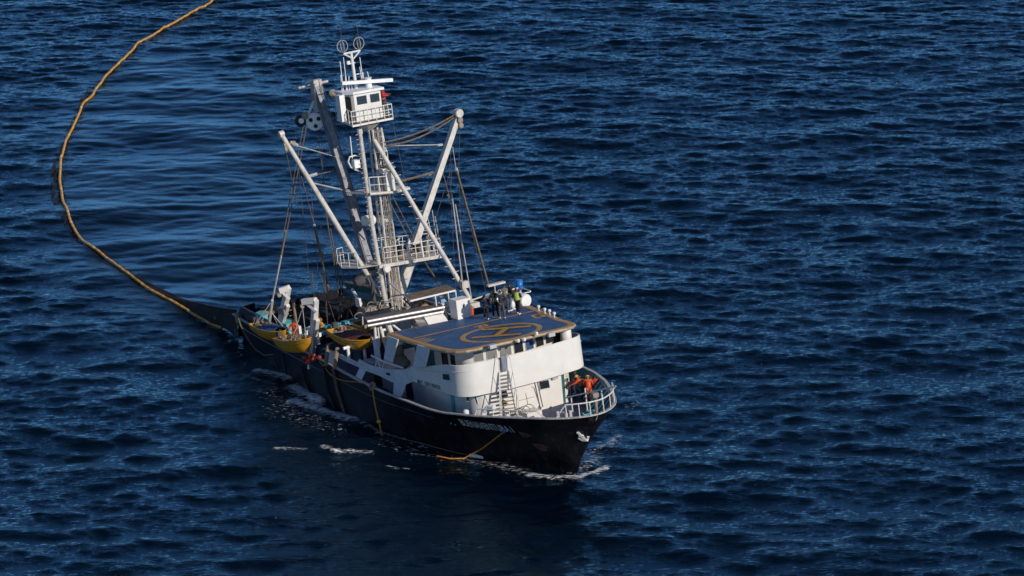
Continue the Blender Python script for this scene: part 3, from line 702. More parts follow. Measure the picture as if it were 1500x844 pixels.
# ---- boxes on the aft edge of the helideck
t = thing('equipment_locker', 'white upright steel locker with two doors and a cross on the helideck', 'locker', (-6.6, 1.2, dk(-6.6)))
lc = MB().box((-6.6, 1.15, dk(-6.6)+.02+.58), (.85, .95, 1.16)).build('cabinet', 'whitep', t)
MB().box((-6.172, .92, 6.9), (.02, .44, 1.0)).build('door', 'whitep', t); MB().box((-6.172, 1.38, 6.9), (.02, .44, 1.0)).build('door', 'whitep', t)
MB().box((-6.155, 1.15, 7.0), (.012, .03, .2)).box((-6.153, 1.15, 7.02), (.012, .14, .03)).build('handle', 'dark', t)
t = thing('winch_console', 'low white winch console with sloping front behind the helideck edge', 'console', (-7.4, -.4, 6.2))
MB().prism([(-6.9, -.9, 6.15), (-8.1, -.9, 6.15), (-8.1, -.9, 6.75), (-7.4, -.9, 6.6)], (0, 1.3, 0)).build('cabinet', 'whitep', t)
MB().prism([(-6.95, -1.5, 6.15), (-8.1, -1.5, 6.15), (-8.1, -1.5, 6.75), (-7.7, -1.5, 6.75)], (0, .55, 0)).build('sloping_panel', 'steel', t)
MB().lathe([(.3, 0), (.3, .1), (.12, .12), (.12, .4), (.3, .42), (.3, .5)], (-7.5, .35, 6.9), (0, 1, 0), 14).build('drum', 'white', t)
mb = MB()
for i in range(7): mb.tube(arc((-7.3-.05*i, .7+.08*i, 6.75), .16+.02*(i % 3), 0, 5.5, 10, (0, 1, 0), (.4, 0, .9)), .02, 4)
mb.build('hose', 'wirel', t)
t = thing('extinguisher', 'small red fire extinguisher standing beside the white locker', 'extinguisher', (-6.5, 1.85, 6.3))
MB().lathe([(.09, 0), (.1, .05), (.1, .45), (.04, .52), (.03, .6)], (-6.5, 1.85, dk(-6.5)+.01), (0, 0, 1), 10).build('cylinder', 'orange', t); MB().tube([(-6.5, 1.85, 6.85), (-6.4, 1.95, 6.8), (-6.4, 1.97, 6.5)], .015, 5).build('hose', 'rubber', t)

# life raft rack
fc0 = P(771, 441, x=-6.3); t = thing('life_raft_canister', 'large white cylindrical life raft canister at the port edge of the helideck', 'life raft', (fc0.x, fc0.y, fc0.z))
axd = Vector((-1.5, -.25, .08)).normalized()
MB().lathe([(.2, -.04), (.38, -.02), (.42, .05), (.42, .62), (.44, .64), (.44, .7), (.42, .72), (.42, 1.3), (.36, 1.38)], fc0, axd, 24).build('canister', 'whitep', t, smooth=40)
MB().tube(arc(fc0+axd*.3, .43, 0, 2*math.pi, 25, frame_of(axd)[0], frame_of(axd)[1])[:-1], .018, 5, closed=True).tube(arc(fc0+axd*1.0, .43, 0, 2*math.pi, 25, frame_of(axd)[0], frame_of(axd)[1])[:-1], .018, 5, closed=True).build('strap', 'dgrey', t)
MB().box(fc0+axd*.6+Vector((0, 0, -.46)), (1.0, .5, .1)).build('cradle', 'steel', t)
for i, (px_, py_) in enumerate(((753, 434), (741, 437), (730, 440))):
    c = P(px_, py_, x=-7.9); t = thing('raft_canister', ['white canister on the rack nearest the life raft', 'white canister in the middle of the rack behind the crew', 'white canister at the starboard end of the rack behind the crew'][i], 'canister', tuple(c), group='white canisters in the rack on the helideck')
    MB().lathe([(.2, -.03), (.28, .02), (.28, .45), (.3, .47), (.28, .5), (.28, .95), (.2, 1.0)], c, Vector((-1, -.2, .05)), 16).build('shell', 'whitep', t, smooth=40)
    MB().tube(arc(c+Vector((-.5, -.1, .02)), .3, 0, 2*math.pi, 17, (0, 1, 0), (0, 0, 1))[:-1], .015, 4, closed=True).build('band', 'steel', t)
a, b_ = P(722, 432, x=-8.3), P(762, 421, x=-8.3); t = thing('raft_rack', 'white pipe rack along the port aft edge of the helideck', 'rack', (a.x, a.y, 6.0)); mb = MB()
mb.tube([a, b_], .04, 6); mb.tube([a-Vector((0, 0, .5)), b_-Vector((0, 0, .5))], .03, 6); mb.tube([a+Vector((1.2, 0, 0)), b_+Vector((1.2, 0, -.1))], .03, 6); mb.build('rail', 'whitep', t)
for i in range(4): p = lerp(a, b_, i/3); MB().tube([p, Vector((p.x, p.y, 6.1))], .035, 6).tube([p, p+Vector((1.2, 0, -.05))], .03, 6).build('post', 'whitep', t)
c = P(761, 424, x=-8.4); t = thing('blue_drum', 'bright blue plastic drum raised on a post above the life rafts', 'drum', tuple(c))
MB().lathe([(.12, -.02), (.20, 0), (.22, .05), (.21, .27), (.23, .3), (.21, .33), (.22, .56), (.18, .6)], c, (0, .08, 1), 16).build('barrel', 'blue', t, smooth=40); MB().tube([c, Vector((c.x, c.y, 6.1))], .03, 6).build('post', 'whitep', t)
c = P(718, 418, x=-8.6); MB().box(c+Vector((0, .4, 0)), (.3, 1.2, .12)).tube([c+Vector((0, .3, 0)), Vector((c.x, c.y+.3, 6.2))], .035, 6).build('antenna_stand', 'spar', boat)

# ================================================================== MAST
MX = -13.8
mast = MB().tube([P(569, 470, x=MX), P(545, 330, x=MX), P(527, 193, x=MX)], [.15, .15, .13], 10).tube([P(527.5, 196, x=MX), P(526.5, 189, x=MX)], .17, 8).build('mast', 'mastw', boat, smooth=40)
mb = MB(); c0, c1_ = P(581, 468, x=-14.2), P(549, 188, x=-14.2)
ux = (c1_-c0).normalized(); sy = Vector((0, 1, 0)); sx_ = Vector((1, 0, 0))
W0, W1 = .34, .30
for (i, j) in ((-1, -1), (1, -1), (1, 1), (-1, 1)): mb.tube([c0+sy*i*W0+sx_*j*.3, c1_+sy*i*W1+sx_*j*.26], .075, 6)
mb.bar(c0+sy*.06, lerp(c0, c1_, .42)+sy*.02, .42, .4, up=(1, 0, 0)); mb.build('trunk', 'mastw', mast)
mb = MB()
for i in range(34):
    t_ = (i+.5)/34; p = lerp(c0, c1_, t_); w_ = W0+(W1-W0)*t_; mb.tube([p+sy*w_+sx_*.3, p-sy*w_+sx_*.3], .022, 4)
    if i % 3 == 0: mb.tube([p+sy*w_+sx_*.3, p+sy*w_-sx_*.3], .03, 4).tube([p-sy*w_+sx_*.3, p-sy*w_-sx_*.3], .03, 4)
mb.build('ladder_rung', 'mastw', mast)
mb = MB()
for i in range(40):
    t_ = (i+.5)/40; p = lerp(P(569, 470, x=MX), P(527, 193, x=MX), t_)
    mb.tube([p+Vector((0, -.14, 0)), p+Vector((.05, -.34, 0))], .018, 4)
mb.build('climbing_peg', 'mastw', mast)
mb = MB()
for k_ in range(5):
    a = c0+Vector((.42+.03*k_, -.22+.11*k_, 0)); b_ = c1_+Vector((.34, -.16+.08*k_, 0)); pts = [lerp(a, b_, i/12)+Vector((.03*random.uniform(-1, 1), .05*random.uniform(-1, 1), 0)) for i in range(13)]; mb.tube(pts, random.choice((.02, .028, .035)), 5)
mb.build('cable_run', 'beige', mast)
# raking leg
LGT = P(548, 205, x=-13.9); LGB = P(691, 443, z=6.3)
mb = MB().tube([LGB, LGT], [.15, .14], 10); lego = mb.build('raking_leg', 'spar', boat, smooth=40)
mb = MB()
for i in range(2, 26):
    p = lerp(LGB, LGT, i/27); mb.tube([p+Vector((0, .1, 0)), p+Vector((.03, .34, .02))], .02, 4) if i % 2 else mb.tube([p-Vector((0, .1, 0)), p-Vector((.03, .34, -.02))], .02, 4)
mb.build('climbing_peg', 'spar', lego)
MB().box(lerp(LGB, LGT, .11)+Vector((.2, .12, 0)), (.3, .45, .42)).build('junction_box', 'spar', lego)
MB().box(LGB+Vector((0, 0, -.15)), (.7, .7, .3)).tube([LGB+Vector((.2, -.6, .15)), LGB+Vector((.2, .7, .25))], .05, 6).build('foot', 'spar', lego)

def rail(pts, h, name, parent, m='white', mid=2, closed=False, post=1, r=.025, up=Vector((0, 0, 1))):
    mb = MB(); pts = [Vector(p) for p in pts]
    for k_ in range(1, mid+2): mb.tube([p+up*h*k_/(mid+1) for p in pts], r if k_ == mid+1 else r*.75, 5, closed=closed)
    for p in pts[::post]: mb.tube([p, p+up*h], r, 5)
    return mb.build(name, m, parent)
# big working platform
pz = 8.45
A1, A2, A3 = P(557, 388, z=pz), P(647, 372, z=pz), P(632, 352, z=pz)
A2 = A1+(Vector((-.35, 4.0, 0))); pl = [A1, A2, A2+Vector((-1.9, .25, 0)), Vector((-16.3, .9, pz)), Vector((-16.4, -1.9, pz)), Vector((-15.2, -2.3, pz)), Vector((-14.2, -1.5, pz)), Vector((-14.1, -.5, pz))]
A1, A2 = P(557, 388, x=-13.55), P(647, 373, x=-13.3)
pl = [A1, A2, A2+Vector((-2.0, .3, 0)), Vector((-16.0, 1.6, A1.z)), Vector((-16.6, -.2, A1.z)), Vector((-16.4, -1.6, A1.z)), Vector((-15.2, -2.0, A1.z)), Vector((-14.2, -1.4, A1.z)), Vector((-13.9, -.6, A1.z))]
pform = MB().prism(pl, (0, 0, -.07)).build('work_platform', 'mastw', boat)
MB().bar(A1+Vector((0, -.1, -.1)), A2+Vector((0, .1, -.1)), .14, .2).build('platform_beam', 'spar', pform)
def seg(pts, n):
    out = []
    for a, b_ in zip(pts[:-1], pts[1:]):
        m_ = max(1, round((b_-a).length/n)); out += [lerp(a, b_, i/m_) for i in range(m_)]
    return out+[pts[-1]]
rail(seg([A1+Vector((0, .35, 0)), A2], .45), 1.0, 'platform_rail', pform)
rail(seg([A2, pl[2], pl[3]], .6), 1.0, 'platform_rail', pform)
rail(seg([pl[3], pl[4], pl[5], pl[6], pl[7]], .55), .9, 'platform_rail', pform, mid=1)
g0 = lerp(A1, A2, .48); MB().tube([g0+Vector((.05, -.02, -.3)), g0+Vector((.05, -.08, .9)), g0+Vector((-.05, .15, 1.12)), g0+Vector((-.6, .4, 1.1))], .07, 8).tube([g0+Vector((.1, .9, 0)), g0+Vector((0, .9, 1.15))], .06, 8).build('davit_pipe', 'white', pform)
mb = MB()
for i in range(9):
    p = lerp(A1, A2, .15+.09*i)+Vector((-.9-.5*random.random(), 0, .15)); mb.box(p, (.25+.3*random.random(), .2+.25*random.random(), .25+.35*random.random()), rz=random.random())
mb.lathe([(.18, 0), (.22, .05), (.22, .3), (.1, .4)], lerp(A1, A2, .55)+Vector((-1.0, 0, 0)), (0, 0, 1), 10); mb.build('deck_gear', 'beige', pform)
MB().box(lerp(A1, A2, .42)+Vector((-1.1, 0, .45)), (.3, .8, .5)).box(lerp(A1, A2, .78)+Vector((-1.2, 0, .4)), (.5, .6, .45)).build('machinery_box', 'dark', pform)
MB().tube(arc(lerp(A1, A2, .35)+Vector((-1.6, 0, 1.15)), .8, 0, 2*math.pi, 17)[:-1], .03, 5, closed=True).tube([lerp(A1, A2, .35)+Vector((-1.6, .8, 0)), lerp(A1, A2, .35)+Vector((-1.6, .8, 1.15))], .03, 5).build('hoop_rail', 'white', pform)
for c, s_ in ((P(606, 360, x=-15), 1), ):
    MB().lathe([(.12, -.5), (.2, -.45), (.2, .45), (.12, .5)], c, (0, 1, .1), 12).lathe([(.1, 0), (.14, .1), (.14, .6)], c+Vector((0, .9, -.2)), (0, .3, 1), 10).build('crane_motor', 'beige', pform)
for px_, y0_, y1_ in ((633, 308, 352), (637, 317, 352), (626, 318, 345)):
    MB().tube([P(px_+7, y1_+2, x=-15.3), P(px_, y0_, x=-15.3)], .035, 5).build('whip_aerial', 'wirel', pform)
# light under the platform, machinery below
MB().lathe([(.1, 0), (.22, .05), (.26, .2), (.2, .28)], P(566, 394, x=-13.4)+Vector((-.1, 0, 0)), (1, 0, .05), 16).build('flood_lamp', 'white', pform)
mb = MB(); c = P(543, 398, x=-15.0)
for i in range(12): mb.box(c+Vector((random.uniform(-.6, .6), random.uniform(-.6, .6), random.uniform(-.8, .5))), (.3, .3, .35), rz=random.random())
mb.build('winch_block', 'boomgrey', mast)
rail(seg([P(531, 402, x=-15.2), P(540, 408, x=-14.6)], .3), .9, 'step_rail', mast, mid=0)
# satcom domes / loudhailers beside the mast
for px_, s_ in ((540, -1), (564, 1)):
    c = P(px_, 323, x=-14.5); MB().lathe([(.12, -.42), (.3, -.38), (.34, -.1), (.34, .28), (.2, .42), (.05, .45)], c, (0, -s_ if s_ < 0 else 1, -.1), 16).build('radome', 'whitep', mast, smooth=45)
    MB().tube([c+Vector((0, 0, -.3)), c+Vector((-.1, -s_*.3, -1.0))], .05, 6).build('bracket', 'mastw', mast)
MB().lathe([(.1, 0), (.12, .2), (.05, .3)], P(540, 313, x=-14.5), (0, 0, 1), 8).build('sensor', 'whitep', mast)
for a_ in (.3, 1.3, 2.2): MB().tube(arc(P(560, 298+6*a_, x=-14.3), .3, 0, 2*math.pi, 13, (0, 1, 0), (.5, 0, .8))[:-1], .02, 4, closed=True).build('cable_loop', 'wirel', mast)
# upper platform
B1, B2 = P(541, 283, x=-13.55), P(586, 279, x=-13.4); B3 = P(600, 276, x=-13.3)
up_ = MB().prism([B1, lerp(B1, B2, .8), B2, B3+Vector((-.4, .2, 0)), B3+Vector((-1.4, .2, 0)), B1+Vector((-1.6, .1, 0)), B1+Vector((-1.5, -.6, 0))], (0, 0, -.1)).build('lookout_step', 'mastw', boat)
MB().tube([B1+Vector((.05, 0, -.06)), lerp(B1, B2, .75)+Vector((.12, 0, -.06)), B2+Vector((.1, 0, .0)), B3], .09, 8).build('platform_beam', 'spar', up_)
rail([B1+Vector((0, .1, 0)), lerp(B1, B2, .35), lerp(B1, B2, .7)], .95, 'platform_rail', up_, mid=1)
MB().box(lerp(B1, B2, .66)+Vector((-.15, 0, .6)), (.35, .3, 1.2)).box(lerp(B1, B2, .66)+Vector((-.15, 0, 1.3)), (.6, .75, .3)).lathe([(.12, 0), (.12, 1.2)], lerp(B1, B2, .85)+Vector((-.2, 0, 0)), (0, 0, 1), 10).build('control_post', 'white', up_)
MB().prism([p for p in (P(560, 252, x=-13.2), P(576, 243, x=-13.2), P(580, 245, x=-13.2), P(566, 254, x=-13.2))], (-.6, 0, .1)).build('sun_screen', 'steel', up_)
mb = MB()
for i in range(10): p = P(552+random.random()*30, 240+random.random()*25, x=-14.2); mb.tube([p, p+Vector((random.uniform(-.3, .3), random.uniform(-.5, .5), random.uniform(-.5, .5)))], .03, 5)
mb.build('bracket', 'mastw', mast)
# ring frames either side near the top
mb = MB(); rg = [P(*c, x=-14.2) for c in ((510, 237), (512, 230), (519, 228), (528, 229), (532, 238))]; mb.tube(rg, .05, 6).tube([P(510, 237, x=-14.2), P(514, 245, x=-14.2), P(521, 249, x=-14.2), P(533, 253, x=-14.2)], .05, 6); mb.build('lamp_frame', 'white', mast)
MB().box(P(521.5, 240, x=-14.1), (.35, .38, .5)).build('flood_lamp', 'whitep', mast)
MB().tube([P(516, 232, x=-14.2), P(513, 200, x=-14.2)], .035, 5).build('whip_aerial', 'whitep', mast)
mb = MB().tube([P(545, 225, x=-14.2), P(567, 221, x=-14.2), P(568, 235, x=-14.2)], .045, 6).tube([P(556, 243, x=-14.2), P(562, 228, x=-14.2)], .05, 6); mb.build('yard_arm', 'white', mast)
MB().tube([P(566, 222, x=-14.2), P(560, 191, x=-14.2)], .035, 5).build('whip_aerial', 'whitep', mast)
# crow's nest
NZ = P(537, 184, x=-13.9).z; n1_ = P(503, 180, x=-14.6); n2_ = P(517, 186.5, x=-13.2); n3_ = P(576, 175, x=-13.0)
n4_ = n3_+Vector((-1.9, .2, 0)); n5_ = n1_+Vector((-1.0, .1, 0)); N = [n1_, n2_, n3_, n4_, n5_]
zf = sum(p.z for p in (n1_, n2_, n3_))/3
nest = MB().prism(N, (0, 0, .12)).build('crows_nest', 'white', boat)
MB().prism([lerp(p, sum(N, Vector())/5, .04)+Vector((0, 0, .125)) for p in N], (0, 0, .02)).build('nest_floor', 'ruststain', nest)
MB().lathe([(.25, 0), (.75, .35)], P(540, 190, x=-14.0), (0, 0, 1), 12).build('nest_bracket', 'mastw', nest)
rail(seg([n5_, n1_, n2_, n3_, n4_, n5_], .55), .95, 'nest_rail', nest, mid=2, r=.028)
h0 = P(523, 182, x=-13.5); h1 = P(562, 175, x=-13.4); hh_ = 1.55
hb = [h0, h1, h1+Vector((-1.4, .1, 0)), h0+Vector((-1.4, -.35, 0)), h0+Vector((-.5, -.35, 0))]
hut = MB().prism(hb, (0, 0, 1.85)).build('lookout_hut', 'white', nest)
ctr_ = sum(hb, Vector())/5
MB().prism([ctr_+(p-ctr_)*1.16+Vector((.05, 0, 1.83)) for p in hb], (0, 0, .14)).build('hut_roof', 'whitep', hut)
fx = Vector((.015, 0, 0)); d_ = h1-h0
for (a_, b2_) in ((.10, .46), (.60, .93)):
    q = [h0+d_*a_+Vector((0, 0, 1.15)), h0+d_*b2_+Vector((0, 0, 1.15)), h0+d_*b2_+Vector((0, 0, 1.65)), h0+d_*a_+Vector((0, 0, 1.65))]
    MB().prism([p+fx for p in q], (.02, 0, 0)).build('window', 'glass', hut)
MB().box(h0+Vector((-.6, -.62, 1.05)), (.55, .35, 1.6)).build('cabinet', 'whitep', nest)
MB().box(h0+Vector((-.18, -.33, .95)), (.5, .05, 1.5), rz=.3).build('hut_door', 'dark', hut)
# radar scanner and aerials
rc = P(540.5, 128, x=-14.1); MB().lathe([(.28, 0), (.2, .15), (.17, .55), (.24, .7)], rc-Vector((0, 0, .1)), (0, 0, 1), 14).build('radar_pedestal', 'whitep', nest)
ra, rb_ = P(500, 122, x=-14.0), P(574, 117, x=-14.0); MB().bar(ra, rb_, .28, .2).build('radar_scanner', 'whitep', nest)
ta, tb = P(522, 132, x=-14.6), P(514, 76, x=-14.6)
pole = MB().tube([ta, tb], [.11, .09], 8).build('topmast', 'white', nest)
cl_, cr_ = P(503, 79, x=-14.6), P(527.5, 74, x=-14.6)
MB().tube([cl_, lerp(cl_, cr_, .5), cr_], .06, 6).tube([cl_, P(517, 86, x=-14.6)], .045, 6).tube([cr_, P(518, 86, x=-14.6)], .045, 6).build('cross_arm', 'white', pole)
for c in ((501.5, 68), (525.5, 63.5)):
    for a_ in (0, 1.35): MB().tube(arc(P(*c, x=-14.6), .36, 0, 2*math.pi, 21, (-math.sin(a_), math.cos(a_), 0), (0, 0, 1))[:-1], .022, 5, closed=True).build('loop_aerial', 'wirel', pole)
    MB().tube([P(c[0]+1, c[1]+8, x=-14.6), P(c[0]-3, c[1]-30, x=-14.6)], .018, 4).build('whip_aerial', 'wire', pole)
for (x0, y0, x1, y1) in ((504, 140, 498, 90), (509, 133, 503, 84), (502, 142, 499, 110), (508, 140, 506, 112), (512, 138, 511, 112), (516, 133, 515, 125), (532, 118, 527, 84), (541, 116, 538, 105), (530, 118, 527, 98)):
    MB().tube([P(x0, y0, x=-14.5), P(x1, y1, x=-14.5)], .026, 5).build('whip_aerial', 'whitep', nest)
MB().tube([P(503, 142, x=-14.4), P(513, 137, x=-14.4)], .04, 5).tube([P(522, 109, x=-14.6), P(532, 107, x=-14.6), P(532, 116, x=-14.6)], .04, 5).tube([P(510, 94, x=-14.6), P(520, 92, x=-14.6)], .04, 5).box(P(510, 92, x=-14.6), (.15, .2, .2)).build('aerial_bracket', 'white', pole)

# ================================================================== BOOMS
bt = P(672, 166, x=-15.6); bb = P(585, 424, x=-14.6)
bo = MB().bar(bb, bt, .44, .36, up=(1, 0, 0), w2=.32, h2=.34).build('cargo_boom', 'spar', boat)
MB().bar(P(582, 434, x=-14.6), P(606, 372, x=-14.7), .62, .5, up=(1, 0, 0), w2=.52, h2=.44).build('boom_heel', 'spar', bo)
MB().lathe([(.24, -.25), (.28, -.2), (.28, .2), (.24, .25)], P(671, 166, x=-15.4), (1, 0, 0), 14).build('boom_head', 'spar', bo)
MB().lathe([(.1, -.1), (.2, -.05), (.2, .05), (.1, .1)], P(674, 176, x=-15.3), (1, .2, 0), 12).lathe([(.1, -.1), (.18, -.05), (.18, .05), (.1, .1)], P(675, 184, x=-15.3), (1, .2, 0), 12).build('pulley', 'beige', bo)
lt_ = P(412, 197, x=-15.0); lbm = P(556, 432, x=-14.4)
lbo = MB().tube([lbm, lerp(lbm, lt_, .5), lt_], [.14, .17, .14], 10).tube([lt_+Vector((0, -.15, 0)), lt_+Vector((0, .15, .05))], .2, 8).build('cargo_boom', 'spar', boat, smooth=40)
MB().tube([P(533, 400, x=-14.9), P(553, 430, x=-14.3)], .19, 8).build('boom_heel', 'boomgrey', lbo)
for c in ((418, 212), (419, 218), (430, 210)): MB().lathe([(.07, -.1), (.16, -.06), (.16, .06), (.07, .1)], P(*c, x=-15), (1, .3, 0), 12).build('pulley', 'beige', lbo)
# main boom with the power block
mt = P(463, 124, x=-18.5); mh = P(543, 392, x=-15.2)
mbo = MB().bar(mh, mt, .62, .5, up=(1, 0, 0), w2=.42, h2=.38).build('main_boom', 'boomgrey', boat)
MB().bar(mt+Vector((0, .02, -1.6)), mt+Vector((.0, .0, .3)), .62, .44, up=(1, 0, 0)).tube([P(437, 129, x=-18.5), P(480, 119, x=-18.5)], .08, 6).tube([P(452, 118, x=-18.5), P(470, 126, x=-18.5)], .1, 6).build('boom_head', 'mastw', mbo)
mb = MB()
for i in range(9): p = lerp(mh, mt, .15+i*.085); MB().box(p+Vector((.2, .1*(i % 3)-.1, 0)), (.12, .3, .12)).build('boom_fitting', 'boomgrey', mbo)
mb = MB()
for o_ in (-.25, .28): MB().tube([lerp(mh, mt, i/14)+Vector((.27, o_+.03*math.sin(i*2.3+o_*9), 0)) for i in range(15)], .025, 5).build('hydraulic_hose', 'rope', mbo)
pbc = P(461, 178, x=-18.6); pb = MB().lathe([(.52, -.28), (.56, -.24), (.36, -.08), (.36, .08), (.56, .24), (.52, .28)], pbc, (.8, -.35, .1), 24).build('power_block', 'whitep', mbo, smooth=40)
ax_ = Vector((.8, -.35, .1)).normalized(); s1_, s2_ = frame_of(ax_)
for i in range(3): a_ = i*math.pi*2/3+.5; MB().lathe([(.13, 0), (.13, .02)], pbc+ax_*.3+(s1_*math.cos(a_)+s2_*math.sin(a_))*.28, ax_, 10).build('wheel_opening', 'dark', pb)
MB().tube([pbc+s1_*.5+Vector((0, 0, .2)), P(463, 140, x=-18.5)], .07, 6).tube([pbc-s1_*.5+Vector((0, 0, .2)), P(465, 140, x=-18.5)], .07, 6).build('hanger', 'whitep', pb)
wc = P(440.5, 177, x=-18.8); wh_ = MB().lathe([(.18, -.12), (.34, -.14), (.38, 0), (.34, .14), (.18, .12)], wc, (.9, -.2, .1), 18).build('guide_roller', 'rubber', mbo, smooth=60); MB().lathe([(.17, -.16), (.17, .16)], wc, (.9, -.2, .1), 12).build('roller_hub', 'whitep', wh_)
for c in ((460, 143), (487, 136), (447, 170)): MB().lathe([(.1, -.12), (.22, -.06), (.22, .06), (.1, .12)], P(*c, x=-18.5), (1, -.3, 0), 12).build('pulley', 'beige', mbo)

# ================================================================== RIGGING
def wire(p0, p1, r=.02, m='wire', x0=-15, x1=-15, sag=0, par=None, name='rigging_wire'):
    a = P(*p0, x=x0) if len(p0) == 2 else Vector(p0); b_ = P(*p1, x=x1) if len(p1) == 2 else Vector(p1)
    pts = [lerp(a, b_, i/8)-Vector((0, 0, sag*4*(i/8)*(1-i/8))) for i in range(9)] if sag else [a, b_]
    return MB().tube(pts, r, 5).build(name, m, par or boat)
wire((560, 209), (668, 167), .05, 'rope', -14, -15.5, .25); wire((563, 214), (668, 170), .05, 'rope', -14, -15.5, .35); wire((556, 214), (647, 212), .035, 'wirel', -14, -15.4)
wire((585, 266), (635, 253), .075, 'rope', -13.8, -15.2)
wire((648, 212), (641, 213), .08, 'wirel', -15.4, -15.4); wire((634, 253), (628, 256), .09, 'spar', -15.2, -15.2)
wire((674, 184), (672, 240), .012); wire((663, 215), (668, 248), .02, 'wirel', -15.4, -15); wire((669, 250), (716, 420), .075, 'rope', -15, -9); wire((668, 246), (670, 254), .09, 'wirel', -15, -15)
wire((662, 284), (677, 412), .05, 'wirel', -15, -9.5); wire((667, 300), (691, 440), .045, 'wirel', -15, -9.2); wire((647, 248), (659, 290), .03, 'rope', -15.2, -15)
wire((655, 285), (660, 292), .07, 'rope', -15, -15); wire((660, 225), (662, 284), .012, 'wire', -15.4, -15); wire((672, 236), (674, 310), .012); wire((674, 310), (678, 420), .012, 'wire', -15, -9.5)
wire((660, 250), (635, 330), .014, 'wire', -15.3, -15); wire((658, 240), (668, 432), .012, 'wire', -15.3, -9); wire((680, 290), (712, 430), .012)
wire((575, 178), (594, 270), .014, 'wire', -13.2, -13.4); wire((594, 270), (612, 330), .012, 'wire', -13.4, -13.5); wire((553, 262), (600, 352), .035, 'rope', -14, -14.5); wire((562, 262), (607, 350), .035, 'rope', -14, -14.5)
wire((618, 378), (668, 455), .06, 'rope', -14, -8.5); wire((632, 395), (660, 455), .02, 'wire', -14, -8.5)
wire((466, 150), (519, 200), .02, 'wire', -18.5, -14.5); wire((473, 150), (524, 240), .016, 'wire', -18.5, -14.5); wire((488, 140), (524, 185), .03, 'rope', -18.4, -14.5); wire((486, 142), (518, 180), .03, 'rope', -18.4, -14.5)
wire((430, 212), (492, 230), .03, 'wirel', -15, -16.5); wire((425, 208), (436, 213), .09, 'wirel', -15, -15); wire((455, 258), (490, 250), .035, 'rope', -15, -16.5); wire((450, 259), (464, 255), .1, 'wirel', -15, -15)
wire((457, 268), (510, 280), .045, 'wirel', -15, -16); wire((502, 278), (520, 274), .03, 'wire', -16, -15)
for (a, b_, r_, m_) in (((418, 218), (435, 298), .02, 'rope'), ((435, 298), (455, 350), .014, 'wire'), ((449, 185), (420, 340), .035, 'rope'), ((444, 186), (416, 340), .03, 'rope'), ((419, 338), (412, 375), .075, 'tan'), ((412, 375), (399, 440), .055, 'wirel'), ((399, 440), (395, 470), .09, 'spar'), ((441, 258), (461, 332), .03, 'rope'), ((461, 332), (481, 425), .085, 'rope'), ((460, 330), (462, 338), .09, 'whitep'),
                       ((438, 250), (452, 400), .014, 'wire'), ((452, 400), (470, 470), .014, 'wire'), ((455, 270), (466, 400), .016, 'rope'), ((465, 195), (484, 335), .022, 'wire'), ((471, 195), (474, 290), .02, 'wire'), ((474, 290), (494, 415), .035, 'rope'), ((484, 335), (502, 440), .04, 'rope'), ((468, 400), (492, 475), .022, 'rope'), ((488, 370), (500, 465), .03, 'rope'),
                       ((455, 270), (498, 350), .016, 'wire'), ((498, 350), (530, 420), .014, 'wire'), ((503, 400), (496, 468), .04, 'rope'), ((476, 400), (480, 478), .02, 'rope'), ((494, 415), (520, 470), .02, 'rope'), ((515, 436), (508, 468), .035, 'rope'), ((457, 400), (462, 462), .03, 'rope'), ((470, 330), (478, 465), .012, 'wire'), ((522, 345), (505, 440), .012, 'wire'), ((512, 300), (518, 430), .012, 'wire')):
    wire(a, b_, r_, m_, -16.5, -17.5)
wire((399, 440), (372, 478), .03, 'wirel', -19, -20); wire((396, 456), (421, 486), .03, 'wirel', -19, -18.5)

# ================================================================== MID SHIP: canopy, shelter, posts
zc = 7.75; cq = [P(601, 441, z=zc), P(667, 425.5, z=zc), P(655, 418.5, z=zc), P(593, 433, z=zc)]
cano = MB().prism(cq, (0, 0, .05)).build('canopy', 'canvas', boat); MB().bar(cq[0], cq[1], .06, .1).bar(cq[0], cq[3], .05, .08).build('canopy_frame', 'white', cano)
for a, b_ in ((cq[1], None), (cq[2], None), (lerp(cq[0], cq[1], .55), None)): MB().tube([a, Vector((a.x, a.y, 6.2))], .045, 6).build('post', 'white', cano)
MB().tube([P(571, 415, x=-12.5), P(600, 441, x=-10)], .05, 6).tube([P(574, 434, x=-12.5), P(597, 431, x=-10)], .05, 6).build('brace', 'mastw', cano)
zs = 7.0; sq = [P(537, 470.5, z=zs), P(650, 449.5, z=zs)]; back = Vector((-.55, .12, .04))
shel = MB().prism([sq[0], sq[1], sq[1]+back, sq[0]+back], (0, 0, .08)).build('shelter_roof', 'roofgrey', boat)
for dz_ in (-.02, -.28): MB().tube([sq[0]+Vector((.08, 0, dz_)), sq[1]+Vector((.08, -.1 if dz_ < -.1 else 0, dz_))], .085, 8).build('gutter_pipe', 'silver', shel)
MB().bar(sq[0]+Vector((0, .05, -.14)), sq[1]+Vector((0, -.2, -.14)), .06, .2).build('fascia', 'dark', shel)
for (px_, yt, yb, r_, dx_) in ((549, 478, 535, .085, 4), (557, 478, 512, .09, 9), (553.5, 480, 508, .05, 3), (568, 474, 487, .16, 5)):
    MB().tube([P(px_, yt, x=-8.6), P(px_+dx_, yb, x=-8.6)], r_, 8).build('post', 'white', shel)
MB().tube([P(560, 484, x=-8.8), P(570, 481, x=-8.8)], .09, 8).tube([P(560, 484, x=-8.8), P(562, 500, x=-8.8)], .08, 8).tube([P(573, 474, x=-8.6), P(588, 486, x=-8.2)], .07, 6).build('brace', 'white', shel)
wb = P(556, 505, x=-8.5); MB().bar(P(549.5, 493, x=-8.7), P(555, 535, x=-8.3), .35, .04).build('side_screen', 'grey_white', shel)
